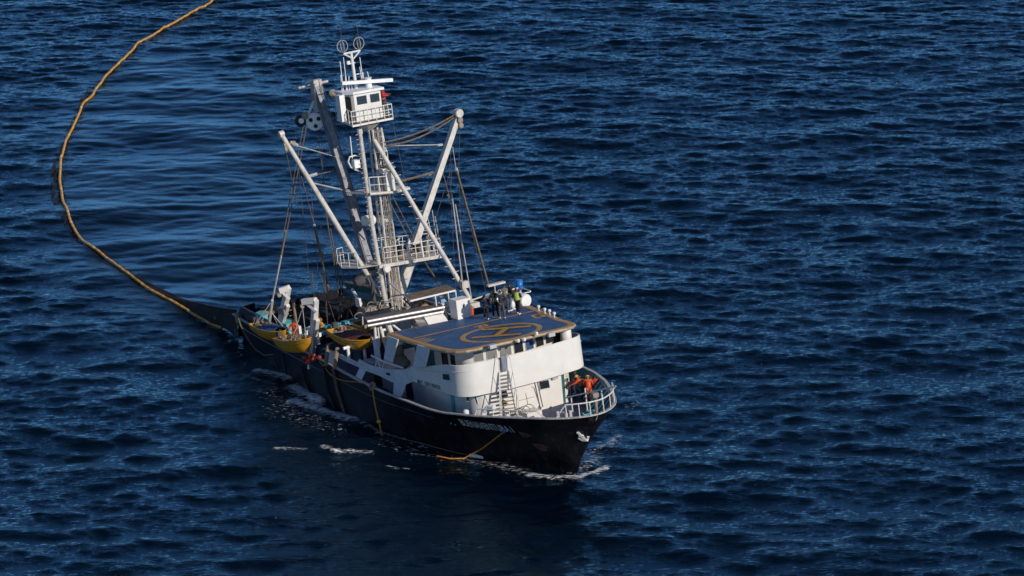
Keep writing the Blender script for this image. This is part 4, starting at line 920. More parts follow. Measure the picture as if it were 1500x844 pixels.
# guard rail on the side plating
ra_ = [P(544, 521, y=-4.7), P(560, 529, y=-4.65), P(575, 534, y=-4.55), P(590, 539, y=-4.5)]; MB().tube(ra_, .06, 6).build('guard_rail', 'white', boat)
MB().tube([P(553, 525, y=-4.65), P(550, 537, y=-4.75)], .035, 5).tube([P(553, 525, y=-4.65), P(557, 539, y=-4.7)], .035, 5).tube([P(563, 531, y=-4.6), P(560, 540, y=-4.7)], .035, 5).build('guard_rail', 'white', boat)
# clutter around the mast foot: frames, hoses, pipes
mb = MB()
for i in range(30):
    mb = MB(); p = P(random.uniform(528, 600), random.uniform(436, 476), x=random.uniform(-14.8, -11.2)); d_ = Vector((random.uniform(-.4, .4), random.uniform(-.5, .5), random.uniform(-.6, .6)))
    mb.tube([p, p+d_], random.choice((.03, .045, .06)), 5); mb.build('pipe_frame', 'mastw', boat)
mb = MB()
for i in range(14):
    mb = MB(); p = P(random.uniform(525, 590), random.uniform(440, 468), x=-13.2+random.uniform(-.6, .6)); mb.tube(arc(p, random.uniform(.15, .34), random.random(), 4.5+random.random()*1.5, 12, (.2, 1, 0), (.5, 0, .8)), .022, 4); mb.build('hydraulic_hose', 'wirel', boat)
mb = MB()
for i in range(16):
    p = P(random.uniform(530, 596), random.uniform(448, 480), x=-13.0); mb.box(p, (.3+random.random()*.3, .2+random.random()*.3, .3+random.random()*.4))
mb.build('winch_frame', 'beige', boat)
mb = MB(); mb.box((-13.0, .4, 4.6), (2.6, 3.2, 2.2)); mb.build('winch_house', 'mastw', boat)
mb = MB(); mb.lathe([(.7, 0), (.7, .12), (.35, .15), (.35, 1.0), (.7, 1.03), (.7, 1.15)], (-11.3, -1.9, 4.3), (0, 1, 0), 20); mb.lathe([(.5, 0), (.5, .1), (.28, .12), (.28, .8), (.5, .83), (.5, .9)], (-11.2, .2, 4.2), (0, 1, 0), 18); mb.build('purse_winch', 'steel', boat, smooth=35)
MB().tube([P(546, 430, x=-14), P(552, 462, x=-14)], .14, 8).tube([P(530, 408, x=-14.2), P(541, 405, x=-14), P(546, 414, x=-14), P(546, 430, x=-14)], .11, 8).lathe([(.2, -.3), (.34, -.1), (.3, .3)], P(526, 412, x=-14.2), (0, 1, .2), 12).build('exhaust_stack', 'dgrey', boat, smooth=50)
MB().tube([P(516, 424, x=-17), P(529, 446, x=-15.5)], .1, 8).box(P(525, 443, x=-15.6), (.3, .25, .5)).build('derrick_post', 'whitep', boat)
# blue machinery under the skiff
mb = MB(); mb.box((-9.9, -2.7, 4.4), (1.3, 1.4, 1.2)).box((-8.9, -3.2, 4.2), (.9, .8, .9)).lathe([(.4, 0), (.45, .1), (.45, .8)], (-10.8, -3.2, 3.8), (0, 0, 1), 12); mb.build('blue_machinery', 'navy', boat)
for px_ in (509, 533): c = P(px_, 507, x=-10.2); MB().tube([c, c-Vector((0, 0, .9))], .1, 8).tube([c-Vector((0, .3, .1)), c+Vector((0, .35, -.05))], .1, 8).build('skiff_cradle', 'whitep', boat)
# inner deck house aft of the mast; teal work area
MB().prism([(-20.2, -4.3, 3.4), (-20.2, -4.3, 4.35), (-20.1, 1.5, 4.35), (-20.1, 1.5, 3.4)], (.15, 0, 0)).build('pen_board', 'teal', boat)
for c, s_ in (((389, 472), (.9, .5, 1.0)), ((425, 487), (.6, 1.0, 1.3)), ((436, 490), (.7, .7, 1.0)), ((458, 491), (.5, .8, .8))):
    p = P(*c, x=-19.0 if c[0] > 400 else -22.0); mb = MB(); mb.prism([p+Vector((0, -s_[1]/2, -s_[2]/2)), p+Vector((0, s_[1]/2, -s_[2]/2)), p+Vector((0, s_[1]/2*.8, s_[2]/2)), p+Vector((0, -s_[1]/3, s_[2]/2*.85))], (-s_[0], 0, .1)); mb.build('winch_guard', 'teal', boat)
mb = MB()
for a, b_ in (((455, 486), (476, 480)), ((476, 480), (522, 468)), ((460, 492), (478, 487))): mb.bar(P(*a, z=4.7), P(*b_, z=4.7), .3, .18)
mb.build('net_guide', 'teal', boat)
mb = MB()
for i in range(26):
    p = P(random.uniform(418, 470), random.uniform(478, 503), y=-3.6); mb.box(p, (.2, .18, .2+.3*random.random()), rz=random.random())
mb.build('deck_fitting', 'whitep', boat)
for x_ in np.arange(-24.5, -14.5, .9): MB().box((x_, random.uniform(-3.8, -2.2), zG(x_)-.75), (.3, .4, .5), rz=random.random()).build('deck_machinery', 'tealdk', boat)

# davits
def davit(pt, pb, arm, wd=.34):
    a = P(*pt, y=-4.55); b_ = P(*pb, y=-4.3); ar = P(*arm, y=-5.05); mb = MB()
    mb.bar(b_, a, wd+.06, .34, up=(0, 1, 0), w2=wd, h2=.3); mb.bar(a+Vector((0, 0, -.05)), ar+Vector((0, 0, -.05)), .3, .34)
    mb.bar(a+Vector((0, 0, -.75)), lerp(a, ar, .75)+Vector((0, 0, -.15)), .16, .14); mb.bar(lerp(b_, a, -.4), lerp(b_, a, .55)+Vector((.38, 0, -.1)), .22, .2)
    o_ = mb.build('boat_davit', 'white', boat); MB().lathe([(.06, -.08), (.15, -.05), (.15, .05), (.06, .08)], ar+Vector((0, -.05, -.3)), (1, 0, 0), 12).tube([ar, ar+Vector((0, -.05, -.3))], .06, 6).build('pulley', 'beige', o_)
    return ar+Vector((0, -.05, -.4)), o_
d1, do1 = davit((422, 421), (412, 472), (409, 425)); d2, do2 = davit((462, 439), (459, 497), (443, 441))
MB().bar(P(410, 455, y=-4.5), P(419, 457, y=-4.5), .3, .42).build('davit_collar', 'steel', do1)
MB().tube([P(457, 497, y=-4.5), P(453, 541, y=-5.2)], .13, 8).build('skid_post', 'whitep', do2)
mb = MB()
for i in range(5): mb.tube([P(424, 455+i*8, y=-4.0), P(431, 453+i*8, y=-3.6)], .03, 5)
mb.tube([P(430, 444, y=-3.7), P(435, 480, y=-3.7)], .09, 6); mb.build('step_ladder', 'tan', boat)

# fender poles and ropes on the hull side
for px_, (y0, y1) in ((479, (505, 533)), (492, (510, 537))):
    f = P(px_+2, y0, y=-5.1); MB().tube([P(px_+2, y0, y=-5.1), P(px_-2, y1+3, y=-5.75)], .13, 8).build('fender_pole', 'tan', boat)
for pts in (((477, 536), (484, 575), (495, 603)), ((490, 540), (496, 570), (508, 607)), ((444, 535), (450, 560), (461, 583)), ((404, 525), (414, 550)), ((418, 518), (423, 550))):
    mb = MB(); mb.tube([hullpx(*c)+Vector((0, -.12, 0)) for c in pts], .085 if pts[0][0] > 440 else .05, 6); mb.build('side_fender', 'rope' if pts[0][0] > 480 else 'hull', boat)
# stern bulwark plates and roller
q = [P(353, 449, y=-4.0), P(398, 473, y=-4.5), P(400, 492, y=-4.6), P(346, 466, y=-4.05)]
MB().prism(q, (0, .12, 0)).tube([q[0], q[1]], .06, 6).build('stern_bulwark', 'hull', boat)
q = [P(353, 449, x=-27.2)+Vector((0, 0, 0)), Vector((-27.2, -2.5, 4.95)), Vector((-27.2, -2.5, 3.0)), Vector((-27.2, -4.0, 3.0))]; MB().prism(q, (.12, 0, 0)).build('stern_bulwark', 'hull', boat)
MB().tube([P(384, 460, x=-23), P(416, 451, x=-23)], .22, 10).build('stern_roller', 'tan', boat, smooth=40)
q0_, q1_ = Vector((-24.5, 4.45, 4.6)), Vector((-17.5, 5.15, 4.55)); rows = [[Vector((x, bG(x)-.1, zG(x)-.3+.75*t_)) for x in np.linspace(-26.8, -15.5, 24)] for t_ in (0, 1)]
mb = MB(); mb.grid(rows, .08); mb.build('port_bulwark', 'tealdk', boat); MB().tube([r for r in rows[1]], .09, 6).build('port_cap_rail', 'tan', boat)

# ================================================================== THINGS ON BOARD
# net pile
t = thing('net_pile', 'dark folded purse seine heaped high on the stern deck', 'fishing net', (-21.5, 0, 3.2))
nx_, ny_ = 46, 40; rows = []
for i in range(nx_):
    row = []
    for j in range(ny_):
        u_, v_ = i/(nx_-1), j/(ny_-1); x = -26.7+u_*7.2; hw = bG(x)-.35; y = -hw*.78+v_*(hw*1.76)
        e = (1-(2*u_-1)**6)*(1-(2*v_-1)**6); h_ = 1.25*e*(.8+.2*math.sin(3.1*v_+2*u_))+.18*math.sin(9*u_+4*v_)*e+.1*math.sin(23*v_+7*u_)*e+.06*random.uniform(-1, 1)+.35*v_*e
        row.append((x, y, 3.35+h_))
    rows.append(row)
MB().grid(rows, -.1).build('netting', 'net', t, smooth=50)
t = thing('net_pile', 'brown rolled net and cork line along the port side by the teal bulwark', 'fishing net', (-18.5, 2.6, 3.4))
mb = MB(); mb.tube([(-19.8, -1.0, 4.5), (-19.6, 1.0, 4.75), (-19.0, 3.0, 4.8), (-17.5, 4.2, 4.5), (-16.2, 4.6, 4.2)], [.35, .5, .6, .5, .3], 12); mb.build('netting', 'net', t, smooth=60)
t = thing('cork_bundle', 'heap of yellow net corks hanging beside the rear davit', 'net floats', tuple(P(467, 478, y=-2.5)))
for i in range(26): 
    p = P(random.gauss(466.5, 2.6)+.25*i*.3, 468+i*.75+random.gauss(0, 1.6), y=-2.5+random.uniform(-.3, .3)); MB().ball(p, .13, 7).build('float', 'yfloat', t)
t = thing('cork_bundle', 'orange and red floats tied at the gunwale under the davit skid', 'net floats', tuple(P(454, 526, y=-5.6)))
for i in range(12):
    p = P(random.gauss(453, 5), random.gauss(526, 3), y=-5.75+random.uniform(-.1, .2)); MB().ball(p, .13, 7).build('float', 'orange' if i % 3 else 'red', t)
t = thing('life_buoy', 'small orange ring buoy resting on the rail above the hanging yellow line', 'life buoy', tuple(P(546, 566, y=-5.5)))
c = P(545.5, 566, y=-5.55); MB().tube(arc(c, .22, 0, 2*math.pi, 15, (1, 0, 0), (0, .4, .8))[:-1], .09, 7, closed=True).build('ring', 'tan', t, smooth=60)
mb = MB(); t = thing('canvas_bundle', 'pale beige canvas bundle stacked behind the raked deck support', 'canvas bundle', tuple(P(583, 530, y=-3.6)))
mb.ball(P(582, 516, y=-3.6), .42, 10, 1, 1, 1.3).ball(P(585, 528, y=-3.6), .5, 10, 1.1, 1, .8).ball(P(592, 532, y=-3.5), .38, 10, 1.2, 1, .7); mb.build('canvas', 'beige', t, smooth=60)
MB().ball(P(586, 502, y=-3.5), .2, 10, 1, 1, .8).build('cap', 'whitep', t, smooth=60)

# skiffs -----------------------------------------------------------
def skiff(label, a, b_, beam=1.75, depth=.8, cover=None, ropes=None, gear=True, roll=0, covf=1.0):
    """stern point a, bow point b_ of the gunwale (ship coords)"""
    a = Vector(a); b_ = Vector(b_); L_ = (b_-a).length; fx_ = (b_-a).normalized(); sy_ = Vector((0, 0, 1)).cross(fx_).normalized(); uz = fx_.cross(sy_).normalized()
    t = thing('work_skiff', label, 'skiff', tuple((a+b_)/2-Vector((0, 0, depth))), group='yellow work skiffs carried on the ship')
    def S_(u, v, z): return a+fx_*(u*L_)+sy_*v+uz*z
    def hb_(u): return beam/2*min(1, (.80+.2*math.sin(min(u/.5, 1)*math.pi/2)))*(1-max(0, (u-.5)/.5)**2.6)**.8
    rows = []; rin = []
    for i in range(25):
        u = i/24; g = max(hb_(u), .02); sh = .12*(u-.4)**2*2.5; kd = depth*(1-.85*max(0, (u-.72)/.28)**2)*(1-.25*max(0, (.25-u)/.25))
        pr = [(g, sh), (g*.97, sh-.25*kd), (g*.86, sh-.6*kd), (g*.55, sh-.88*kd), (0, sh-kd), (-g*.55, sh-.88*kd), (-g*.86, sh-.6*kd), (-g*.97, sh-.25*kd), (-g, sh)]
        rows.append([S_(u, y, z) for y, z in pr])
    mb = MB(); mb.grid(rows, .035, flip=True); mb.add(rows[0], [tuple(range(9))]); h_ = mb.build('hull', 'yellow', t, smooth=30)
    mb = MB()
    for sd_ in (0, -1): mb.tube([r[sd_]+uz*.02 for r in rows], .045, 6)
    mb.bar(rows[0][0], rows[0][-1], .08, .08); mb.build('gunwale', 'yellow', h_)
    mb = MB(); mb.grid([[lerp(rows[i][1], rows[i][-2], k/6)+uz*(-.03) for k in range(7)] for i in range(1, 24)], .02); mb.build('floor', 'dgrey', t)
    if cover:
        i0, i1 = (3, 24) if covf >= 1 else (9, 21)
        mb = MB(); mb.grid([[lerp(rows[i][0], rows[i][-1], k/8)+uz*(.05+.16*math.sin(math.pi*k/8)+.03*math.sin(i*1.7+k)) for k in range(9)] for i in range(i0, i1)], .02); mb.build('cover', cover, t, smooth=60)
    if gear:
        for u in (.18, .42): MB().bar(S_(u, -hb_(u)*.95, 0), S_(u, hb_(u)*.95, 0), .22, .05).build('thwart', 'beige', t)
        mb = MB()
        for k in range(10): mb.box(S_(.08+.55*random.random(), random.uniform(-.5, .5), .02), (.2, .18, .12+.3*random.random()), rz=random.random())
        mb.build('gear', 'tan', t); MB().box(S_(-.02, 0, .15), (.25, .3, .5)).tube([S_(-.03, 0, 0), S_(-.06, 0, -.6)], .06, 6).build('outboard_motor', 'dgrey', t)
    if ropes is not None:
        mb = MB()
        for u in ropes[1]: mb.tube([ropes[0], S_(u, 0, .1)], .022, 5)
        mb.build('sling', 'wirel', t)
    return t
skiff('yellow skiff with blue cover hanging aftmost over the starboard quarter', P(375, 474, y=-5.5), P(417, 488, y=-5.5), beam=1.25, depth=.70, cover='cobalt', ropes=(P(396, 452, y=-5.0), (.15, .85)), covf=.5, gear=True)
skiff('open yellow skiff full of gear hanging lowest under the L-shaped davit', P(411, 495, y=-5.75), P(453, 499, y=-5.75), beam=1.3, depth=.85, ropes=(d2, (.45, .9)))
skiff('yellow skiff under dark maroon and green covers amidships beside the shelter posts', P(492, 482, y=-4.0), P(540, 501, y=-4.0), beam=1.6, depth=.75, cover='maroon', covf=.5, gear=True)
skiff('small yellow skiff half hidden behind the shelter roof end', P(528, 471, y=-1.2), P(556, 479, y=-1.2), beam=1.5, depth=.6, gear=False)
skiff('yellow skiff with dark green cover seen between the shelter posts', P(545, 484, y=-2.2), P(582, 494, y=-2.2), beam=1.6, depth=.6, cover='green', gear=False)

# ropes -------------------------------------------------------------
def rope(label, pts, r=.035, m='orope', name='rope', cat='rope'):
    mb = MB(); o_ = mb.tube(pts, r, 6).build(name, m, None, smooth=60, at=tuple(pts[0])); tag(o_, label, cat); return o_
rope('orange line with a round float hanging down the hull from the rail', [P(545.5, 571, y=-5.6), P(550, 597, y=-5.65), P(556, 622, y=-5.6), P(560, 641, y=-5.7)], .05)
c = P(555, 617.5, y=-5.7); o_ = MB().ball(c, .14, 10).build('float', 'yfloat', None, smooth=60, at=tuple(c)); tag(o_, 'round yellow float threaded on the hanging orange line', 'float')
rope('long orange line running along the gunwale amidships', [hullpx(*c)+Vector((0, -.07, .03)) for c in ((470, 530), (485, 548), (497, 556), (510, 559), (522, 559.5), (535, 562), (544, 568))], .04)
rope('orange mooring line curving from the bow fairlead to the water', [hullpx(737, 634)+Vector((0, -.05, 0)), hullpx(726, 645)+Vector((0, -.25, 0)), hullpx(712, 656)+Vector((0, -.3, 0)), hullpx(697, 665)+Vector((0, -.5, 0))]+[SMT @ (W(*c, .08)-SO) for c in ((680, 671.5), (660, 672), (640, 668))], .04)
c = hullpx(738, 631); MB().lathe([(.16, 0), (.16, .05), (.1, .06)], c, (0, -1, .1), 14).build('fairlead', 'blue', hullo)
rope('brown rope drooping along the starboard quarter under the aftmost skiff', [P(*c, y=-5.3) for c in ((349, 466), (353, 478), (362, 495), (374, 512), (388, 521), (400, 519))], .05, 'rope')
c = P(348, 466, y=-4.3); o_ = MB().lathe([(.05, -.45), (.13, -.35), (.15, 0), (.12, .3), (.04, .42)], c, (.1, 0, 1), 12).build('fender', 'beige', None, smooth=60, at=tuple(c)); tag(o_, 'small pale fender tied at the stern corner', 'fender')
wa, wb_ = [SMT @ (W(*c, .12)-SO) for c in ((688, 667), (710, 669.5))]
t = thing('tube_fender', 'long white floating fender beside the bow waterline', 'fender', tuple(wa)); MB().tube([wa, lerp(wa, wb_, .92), wb_], [.11, .13, .02], 10).build('tube', 'whitep', t, smooth=50)
t2 = rope('pale hose trailing along the starboard waterline', [SMT @ (W(*c, .1)-SO) for c in ((516, 613), (535, 623), (560, 633), (590, 643), (620, 650), (655, 660), (688, 667))], .03, 'rope', 'hose', 'hose')

# ================================================================== PEOPLE
def skin_mesh(name, verts, edges, radii, m, parent, root=0, lv=1):
    me = bpy.data.meshes.new(name); me.from_pydata([tuple(v) for v in verts], edges, []); me.materials.append(M[m])
    o = bpy.data.objects.new(name, me); COL.objects.link(o); o.parent = parent
    md = o.modifiers.new('skin', 'SKIN'); sv = me.skin_vertices[0].data if me.skin_vertices else None
    if sv is None:
        return o
    for i, r in enumerate(radii): sv[i].radius = (r, r) if not isinstance(r, tuple) else r
    for i in range(len(verts)): sv[i].use_root = (i == root)
    md.use_smooth_shade = True
    sb_ = o.modifiers.new('sub', 'SUBSURF'); sb_.levels = lv; sb_.render_levels = lv
    return o
def person(label, loc, face=0.0, top='navy', legs='blk', hat=None, hair=True, bend=0.0, armL=(.15, -.5), armR=(.15, -.5), vest=None, h=1.72, shoes='whitep', stride=.12, group=None, crouch=0.0):
    """loc: feet in ship coords; face: yaw (0 = looking to the bow); arm = (forward, up) reach of the hand from the shoulder, in arm lengths"""
    t = thing('person', label, 'person', loc, face, group, local=True); k = h/1.72
    hip = Vector((-.05*bend, 0, (.90-crouch)*k)); cb, sb2 = math.cos(bend), math.sin(bend)
    def up(d, y=0, f=0): return hip+Vector((sb2*d+cb*f, y, cb*d-sb2*f))
    shl = .46*k; neck = up(.53*k); head = up(.66*k, 0, .02)+Vector((0, 0, .0)); S = [up(shl, s*.17*k) for s in (1, -1)]
    AL_ = .56*k; hands = []
    V = [hip, up(.2*k), up(.38*k), neck, up(.60*k), up(.69*k)]; Rr = [(.12, .09), (.11, .08), (.11, .075), .05, .085, .075]
    E_ = [(0, 1), (1, 2), (2, 3), (3, 4), (4, 5)]
    def add(p, r, j): V.append(p); Rr.append(r); E_.append((j, len(V)-1)); return len(V)-1
    jk_v = [hip+Vector((0, 0, -.06)), up(.2*k), up(.36*k), up(.46*k), up(.545*k)]; jk_r = [(.165, .14), (.16, .135), (.175, .14), (.15, .12), .075]; jk_e = [(0, 1), (1, 2), (2, 3), (3, 4)]
    for s, S0, arm in ((1, S[0], armL), (-1, S[1], armR)):
        hd_ = S0+Vector((arm[0]*AL_, s*.06 if len(arm) < 3 else arm[2], arm[1]*AL_)); mid = (S0+hd_)/2; ln = (hd_-S0).length
        slack = math.sqrt(max(0, (AL_/2)**2-(ln/2)**2)) if ln < AL_ else 0; el = mid+Vector((-.5, s*.6, -.6)).normalized()*slack*.8
        a = add(S0, .052, 2); a = add(el, .048, a); a = add(hd_, .032, a); dv = (hd_-el).normalized(); sd_ = dv.cross(Vector((0, 0, 1))); sd_ = sd_.normalized() if sd_.length > .1 else Vector((0, 1, 0))
        pm = add(hd_+dv*.07, (.04, .022), a)
        for q, ln_ in ((-1.5, .06), (-.5, .075), (.5, .07), (1.5, .055)):
            f1 = add(hd_+dv*(.08+ln_*.5)+sd_*q*.021, .009, pm); add(hd_+dv*(.08+ln_)+sd_*q*.022+Vector((.0, 0, -.015)), .008, f1)
        add(hd_+dv*.07+sd_*(-.05), .010, a)
        j0 = len(jk_v); jk_v += [S0, el, lerp(el, hd_, .88)]; jk_r += [.095, .07, .052]; jk_e += [(3, j0), (j0, j0+1), (j0+1, j0+2)]
    tr_v = [hip+Vector((0, 0, .02))]; tr_r = [(.15, .125)]; tr_e = []
    for s in (1, -1):
        hp_ = hip+Vector((0, s*.09*k, -.04)); kn = Vector((s*stride*.5+.35*crouch, s*.11*k, (.48-crouch*.45)*k)); an_ = Vector((s*stride-.03, s*.11*k, .09*k))
        a = add(hp_, .095, 0); a = add(kn, .062, a); a = add(an_, .042, a); add(an_+Vector((.13, 0, -.05)), .036, a)
        j0 = len(tr_v); tr_v += [hp_, kn, an_]; tr_r += [.105, .078, .062]; tr_e += [(0, j0), (j0, j0+1), (j0+1, j0+2)]
        mb = MB(); mb.ball(an_+Vector((.06, 0, -.045)), .085, 8, 1.7, .62, .55); mb.build('shoe', shoes, t, smooth=60)
    skin_mesh('body', V, E_, Rr, 'skin', t)
    skin_mesh('jacket', jk_v, jk_e, jk_r, top, t, 1); skin_mesh('trousers', tr_v, tr_e, tr_r, legs, t, 0)
    hc = up(.655*k, 0, .01); fw_ = Vector((cb, 0, -sb2)); 
    for s in (1, -1): MB().ball(hc+fw_*.085+Vector((0, s*.032, .01)), .012, 6).build('eye', 'blk', t); MB().ball(hc+Vector((0, s*.085, 0)), .025, 6, .6, .5, 1).build('ear', 'skin', t)
    MB().ball(hc+fw_*.1+Vector((0, 0, -.02)), .018, 6).build('nose', 'skin', t)
    if hat:
        sz = .118 if hat[1] == 'helmet' else .105; mb = MB(); prof = [(sz*math.cos(a_), sz*.95*math.sin(a_)) for a_ in np.linspace(0, 1.5, 6)]
        if hat[1] == 'helmet': prof = [(sz*1.2, -.008)]+prof
        mb.lathe(prof, hc+Vector((0, 0, .015)), Vector((sb2, 0, cb)), 14)
        if hat[1] == 'cap': mb.box(hc+fw_*.12+Vector((0, 0, .03)), (.09, .13, .015))
        mb.build(hat[1], hat[0], t, smooth=60)
    if hair: MB().ball(hc+fw_*-.02+Vector((0, 0, .015)), .098, 10, 1, .9, 1).build('hair', 'hair', t, smooth=60)
    if vest:
        mb = MB(); mb.grid([[up(d, math.cos(a_)*.185, math.sin(a_)*.155) for a_ in np.linspace(0, 2*math.pi, 17)] for d in (.02, .2, .40, .5)], .01); mb.build('vest', vest, t, smooth=60)
    return t
def hdk(px, py): return P(px, py, z=6.63, dz=DK)
def stripes(t, m='hivis'):
    for z_ in (1.05, 1.25): MB().tube(arc((0, 0, z_), .18, 0, 2*math.pi, 17)[:-1], .022, 4, closed=True).build('reflective_band', m, t)
    MB().tube([(.15, .08, 1.42), (.19, .08, 1.1)], .025, 4).tube([(.15, -.08, 1.42), (.19, -.08, 1.1)], .025, 4).build('reflective_strap', m, t)
PI = math.pi
G1 = 'crew standing together on the helideck'
person('shorter person in dark navy top and dark trousers seen from behind, left of the group', hdk(713, 467.5), 2.6, 'navy', 'blk', h=1.5, armL=(.25, -.7), armR=(.25, -.7), group=G1)
t = person('tall person in black overalls with reflective yellow straps in the helideck group', hdk(727, 466), -.3, 'blk', 'blk', h=1.8, group=G1, armL=(.4, -.5), armR=(.4, -.5)); stripes(t)
t = person('person in navy jacket and dark grey trousers with reflective collar, back turned', hdk(736, 466.5), 2.9, 'navy', 'dgrey', hat=('whitep', 'cap'), hair=True, h=1.82, group=G1, armL=(.3, -.6), armR=(.3, -.6)); 
MB().tube(arc((0, 0, 1.5), .13, 0, 2*math.pi, 13)[:-1], .025, 4, closed=True).build('reflective_collar', 'hivis', t)
person('person in grey camouflage clothes behind the person in the navy jacket', hdk(742, 456.5), -.5, 'grey', 'dgrey', h=1.72, group=G1)
t = person('person in black jacket and jeans holding a white bag by the canisters', hdk(750, 455), 1.3, 'blk', 'jeans', h=1.75, group=G1, armL=(.5, -.4), armR=(.5, -.3))
t = person('person in orange woollen hat and yellow safety vest over black clothes', hdk(760, 460), 2.2, 'blk', 'blk', hat=('orange', 'hat'), vest='hivis', h=1.62, group=G1)
c = hdk(748, 455); b0 = Vector((c.x+.15, c.y+.1, c.z+.35)); t = thing('bag', 'white bag beside the legs of the person in jeans', 'bag', tuple(b0)); MB().ball(b0, .17, 8, .8, 1, 1.5).build('sack', 'whitep', t, smooth=60); MB().tube(arc(b0+Vector((0, 0, .2)), .1, 0, PI, 8, (0, 1, 0), (0, 0, 1)), .015, 4).build('handle', 'whitep', t)
G2 = 'crew under the canopy behind the helideck'
for (px_, top, hat, lab) in ((607, 'blk', ('whitep', 'cap'), 'person in black with a pale cap under the left end of the canopy'), (621.5, 'tan', None, 'person in tan camouflage shirt under the middle of the canopy'), (647, 'ltblue', ('whitep', 'cap'), 'person in light blue shirt and white cap under the right end of the canopy')):
    hp2 = P(px_, 443 if px_ < 640 else 436, x=-8.9); person(lab, (hp2.x, hp2.y, hp2.z-1.55), PI, top, 'dgrey', hat=hat, group=G2, armL=(.5, -.4), armR=(.5, -.4))
c = P(561.5, 165, x=-14.2); person('person in red jacket leaning on the rail of the lookout at the masthead', (c.x, c.y+.1, zf+.14), .9, 'red', 'dgrey', h=1.7, armL=(.6, -.3), armR=(.6, -.3))
def fd(px, py): x_ = 4; p = P(px, py, z=2.2); return (p.x, p.y, zG(min(p.x, 8))-DZ+.07)
G3 = 'crew working on the fore deck'
person('person in orange oilskins and yellow helmet bending on the fore deck nearest the bow', fd(865, 592), 2.6, 'orange', 'orange', hat=('helmet', 'helmet'), hair=False, bend=.55, armL=(.7, -.55), armR=(.6, -.7), group=G3, shoes='hivis')
person('person in orange jacket and yellow helmet stretching an arm out low on the fore deck', fd(856, 589), -2.3, 'orange', 'blk', hat=('helmet', 'helmet'), hair=False, bend=.5, armL=(.85, -.45), armR=(.9, -.4), group=G3, shoes='rubber')
person('person in grey-beige overalls and yellow helmet next to the deck house corner', fd(832, 588), .5, 'grey', 'grey', hat=('helmet', 'helmet'), hair=False, group=G3, shoes='rubber', h=1.65)
person('person in red jacket crouching by the windlass at the bow', fd(876, 583), 2.9, 'red', 'blk', hair=True, bend=.6, crouch=.25, armL=(.6, -.6), armR=(.6, -.6), group=G3, h=1.6, shoes='rubber')
person('person in dark blue clothes with a red tool beside the braces of the port bulwark', fd(842, 583), 1.4, 'navy', 'navy', hair=True, bend=.3, group=G3, armL=(.6, -.4), armR=(.6, -.5), shoes='rubber')
c = P(433, 497, y=-4.2); person('person in bright orange working among the teal guards of the aft deck', (c.x, c.y, c.z-.35), -.8, 'orange', 'red', hair=True, h=1.65, bend=.15, armL=(.6, -.4), armR=(.5, -.5))

# ================================================================== SEINE IN THE WATER
fpx = [(318, -5), (312, 0), (303, 7), (295, 12), (280, 20), (262, 30), (248, 38), (235, 45), (222, 53), (205, 62), (192, 75), (180, 88), (167, 100), (155, 112), (147, 123), (140, 135), (132, 145), (122, 153), (115, 166), (110, 180), (103, 195), (97, 210), (92, 225), (89, 240), (87, 256), (87.5, 272), (91, 290), (97, 307), (106, 328), (116, 345), (127, 358), (142, 368), (155, 378), (170, 390), (185, 402), (205, 415), (225, 428), (250, 443), (275, 456), (297, 468), (315, 477), (326, 483)]
base = [W(*c, .05) for c in fpx]
def catmull(pts, st=.05):
    out = []
    for i in range(len(pts)-1):
        p0, p1, p2, p3 = pts[max(i-1, 0)], pts[i], pts[i+1], pts[min(i+2, len(pts)-1)]; n_ = max(2, int((p2-p1).length/st))
        for k in range(n_):
            t_ = k/n_; out.append(.5*((2*p1)+(p2-p0)*t_+(2*p0-5*p1+4*p2-p3)*t_*t_+(3*p1-p0-3*p2+p3)*t_**3))
    return out+[pts[-1]]
line = catmull(base); cum = [0]
for a, b_ in zip(line[:-1], line[1:]): cum.append(cum[-1]+(b_-a).length)
def at_len(s):
    i = int(np.searchsorted(cum, s)); i = min(max(i, 1), len(line)-1); t_ = (s-cum[i-1])/max(1e-6, cum[i]-cum[i-1]); return lerp(line[i-1], line[i], t_)
def fpt(s):
    p = at_len(s); wob = .05*math.sin(s*.25)+.02*math.sin(s*.9+1); return Vector((p.x+wob, p.y, .6*sea_h(p.x, p.y)+.12))
TOT = cum[-1]; ST = .30; nf = int(TOT/ST)
net = thing('seine_net', 'yellow cork line and dark netting trailing in a wide arc behind the stern', 'fishing net', (0, 0, 0), world=True)
P_ = [fpt(i*ST) for i in range(nf+1)]
mb = MB(); mb.tube(P_, .03, 5); mb.build('float_rope', 'rope', net)
def floatmb(mb, a, b_, r=.105):
    d_ = (b_-a); mb.lathe([(r*.6, .0), (r, .05), (r*1.02, d_.length*.5), (r, d_.length*.88), (r*.6, d_.length*.96)], a, d_, 9)
near = sorted(range(nf), key=lambda i: (P_[i]-CAM).length)[:100]; nset = set(near)
rest = MB(); pale = MB()
for i in range(nf):
    r_ = .098+.010*math.sin(i*1.9)
    if i in nset:
        mb = MB(); floatmb(mb, P_[i], P_[i+1], r_); mb.build('float', 'pfloat' if i % 9 == 0 else 'yfloat', net, smooth=40)
    elif i % 9 == 0: floatmb(pale, P_[i], P_[i+1], r_*1.02)
    else: floatmb(rest, P_[i], P_[i+1], r_)
rs = rest.build('floats', 'yfloat', net, smooth=40); rs['kind'] = 'stuff'; rs = pale.build('floats', 'pfloat', net, smooth=40); rs['kind'] = 'stuff'
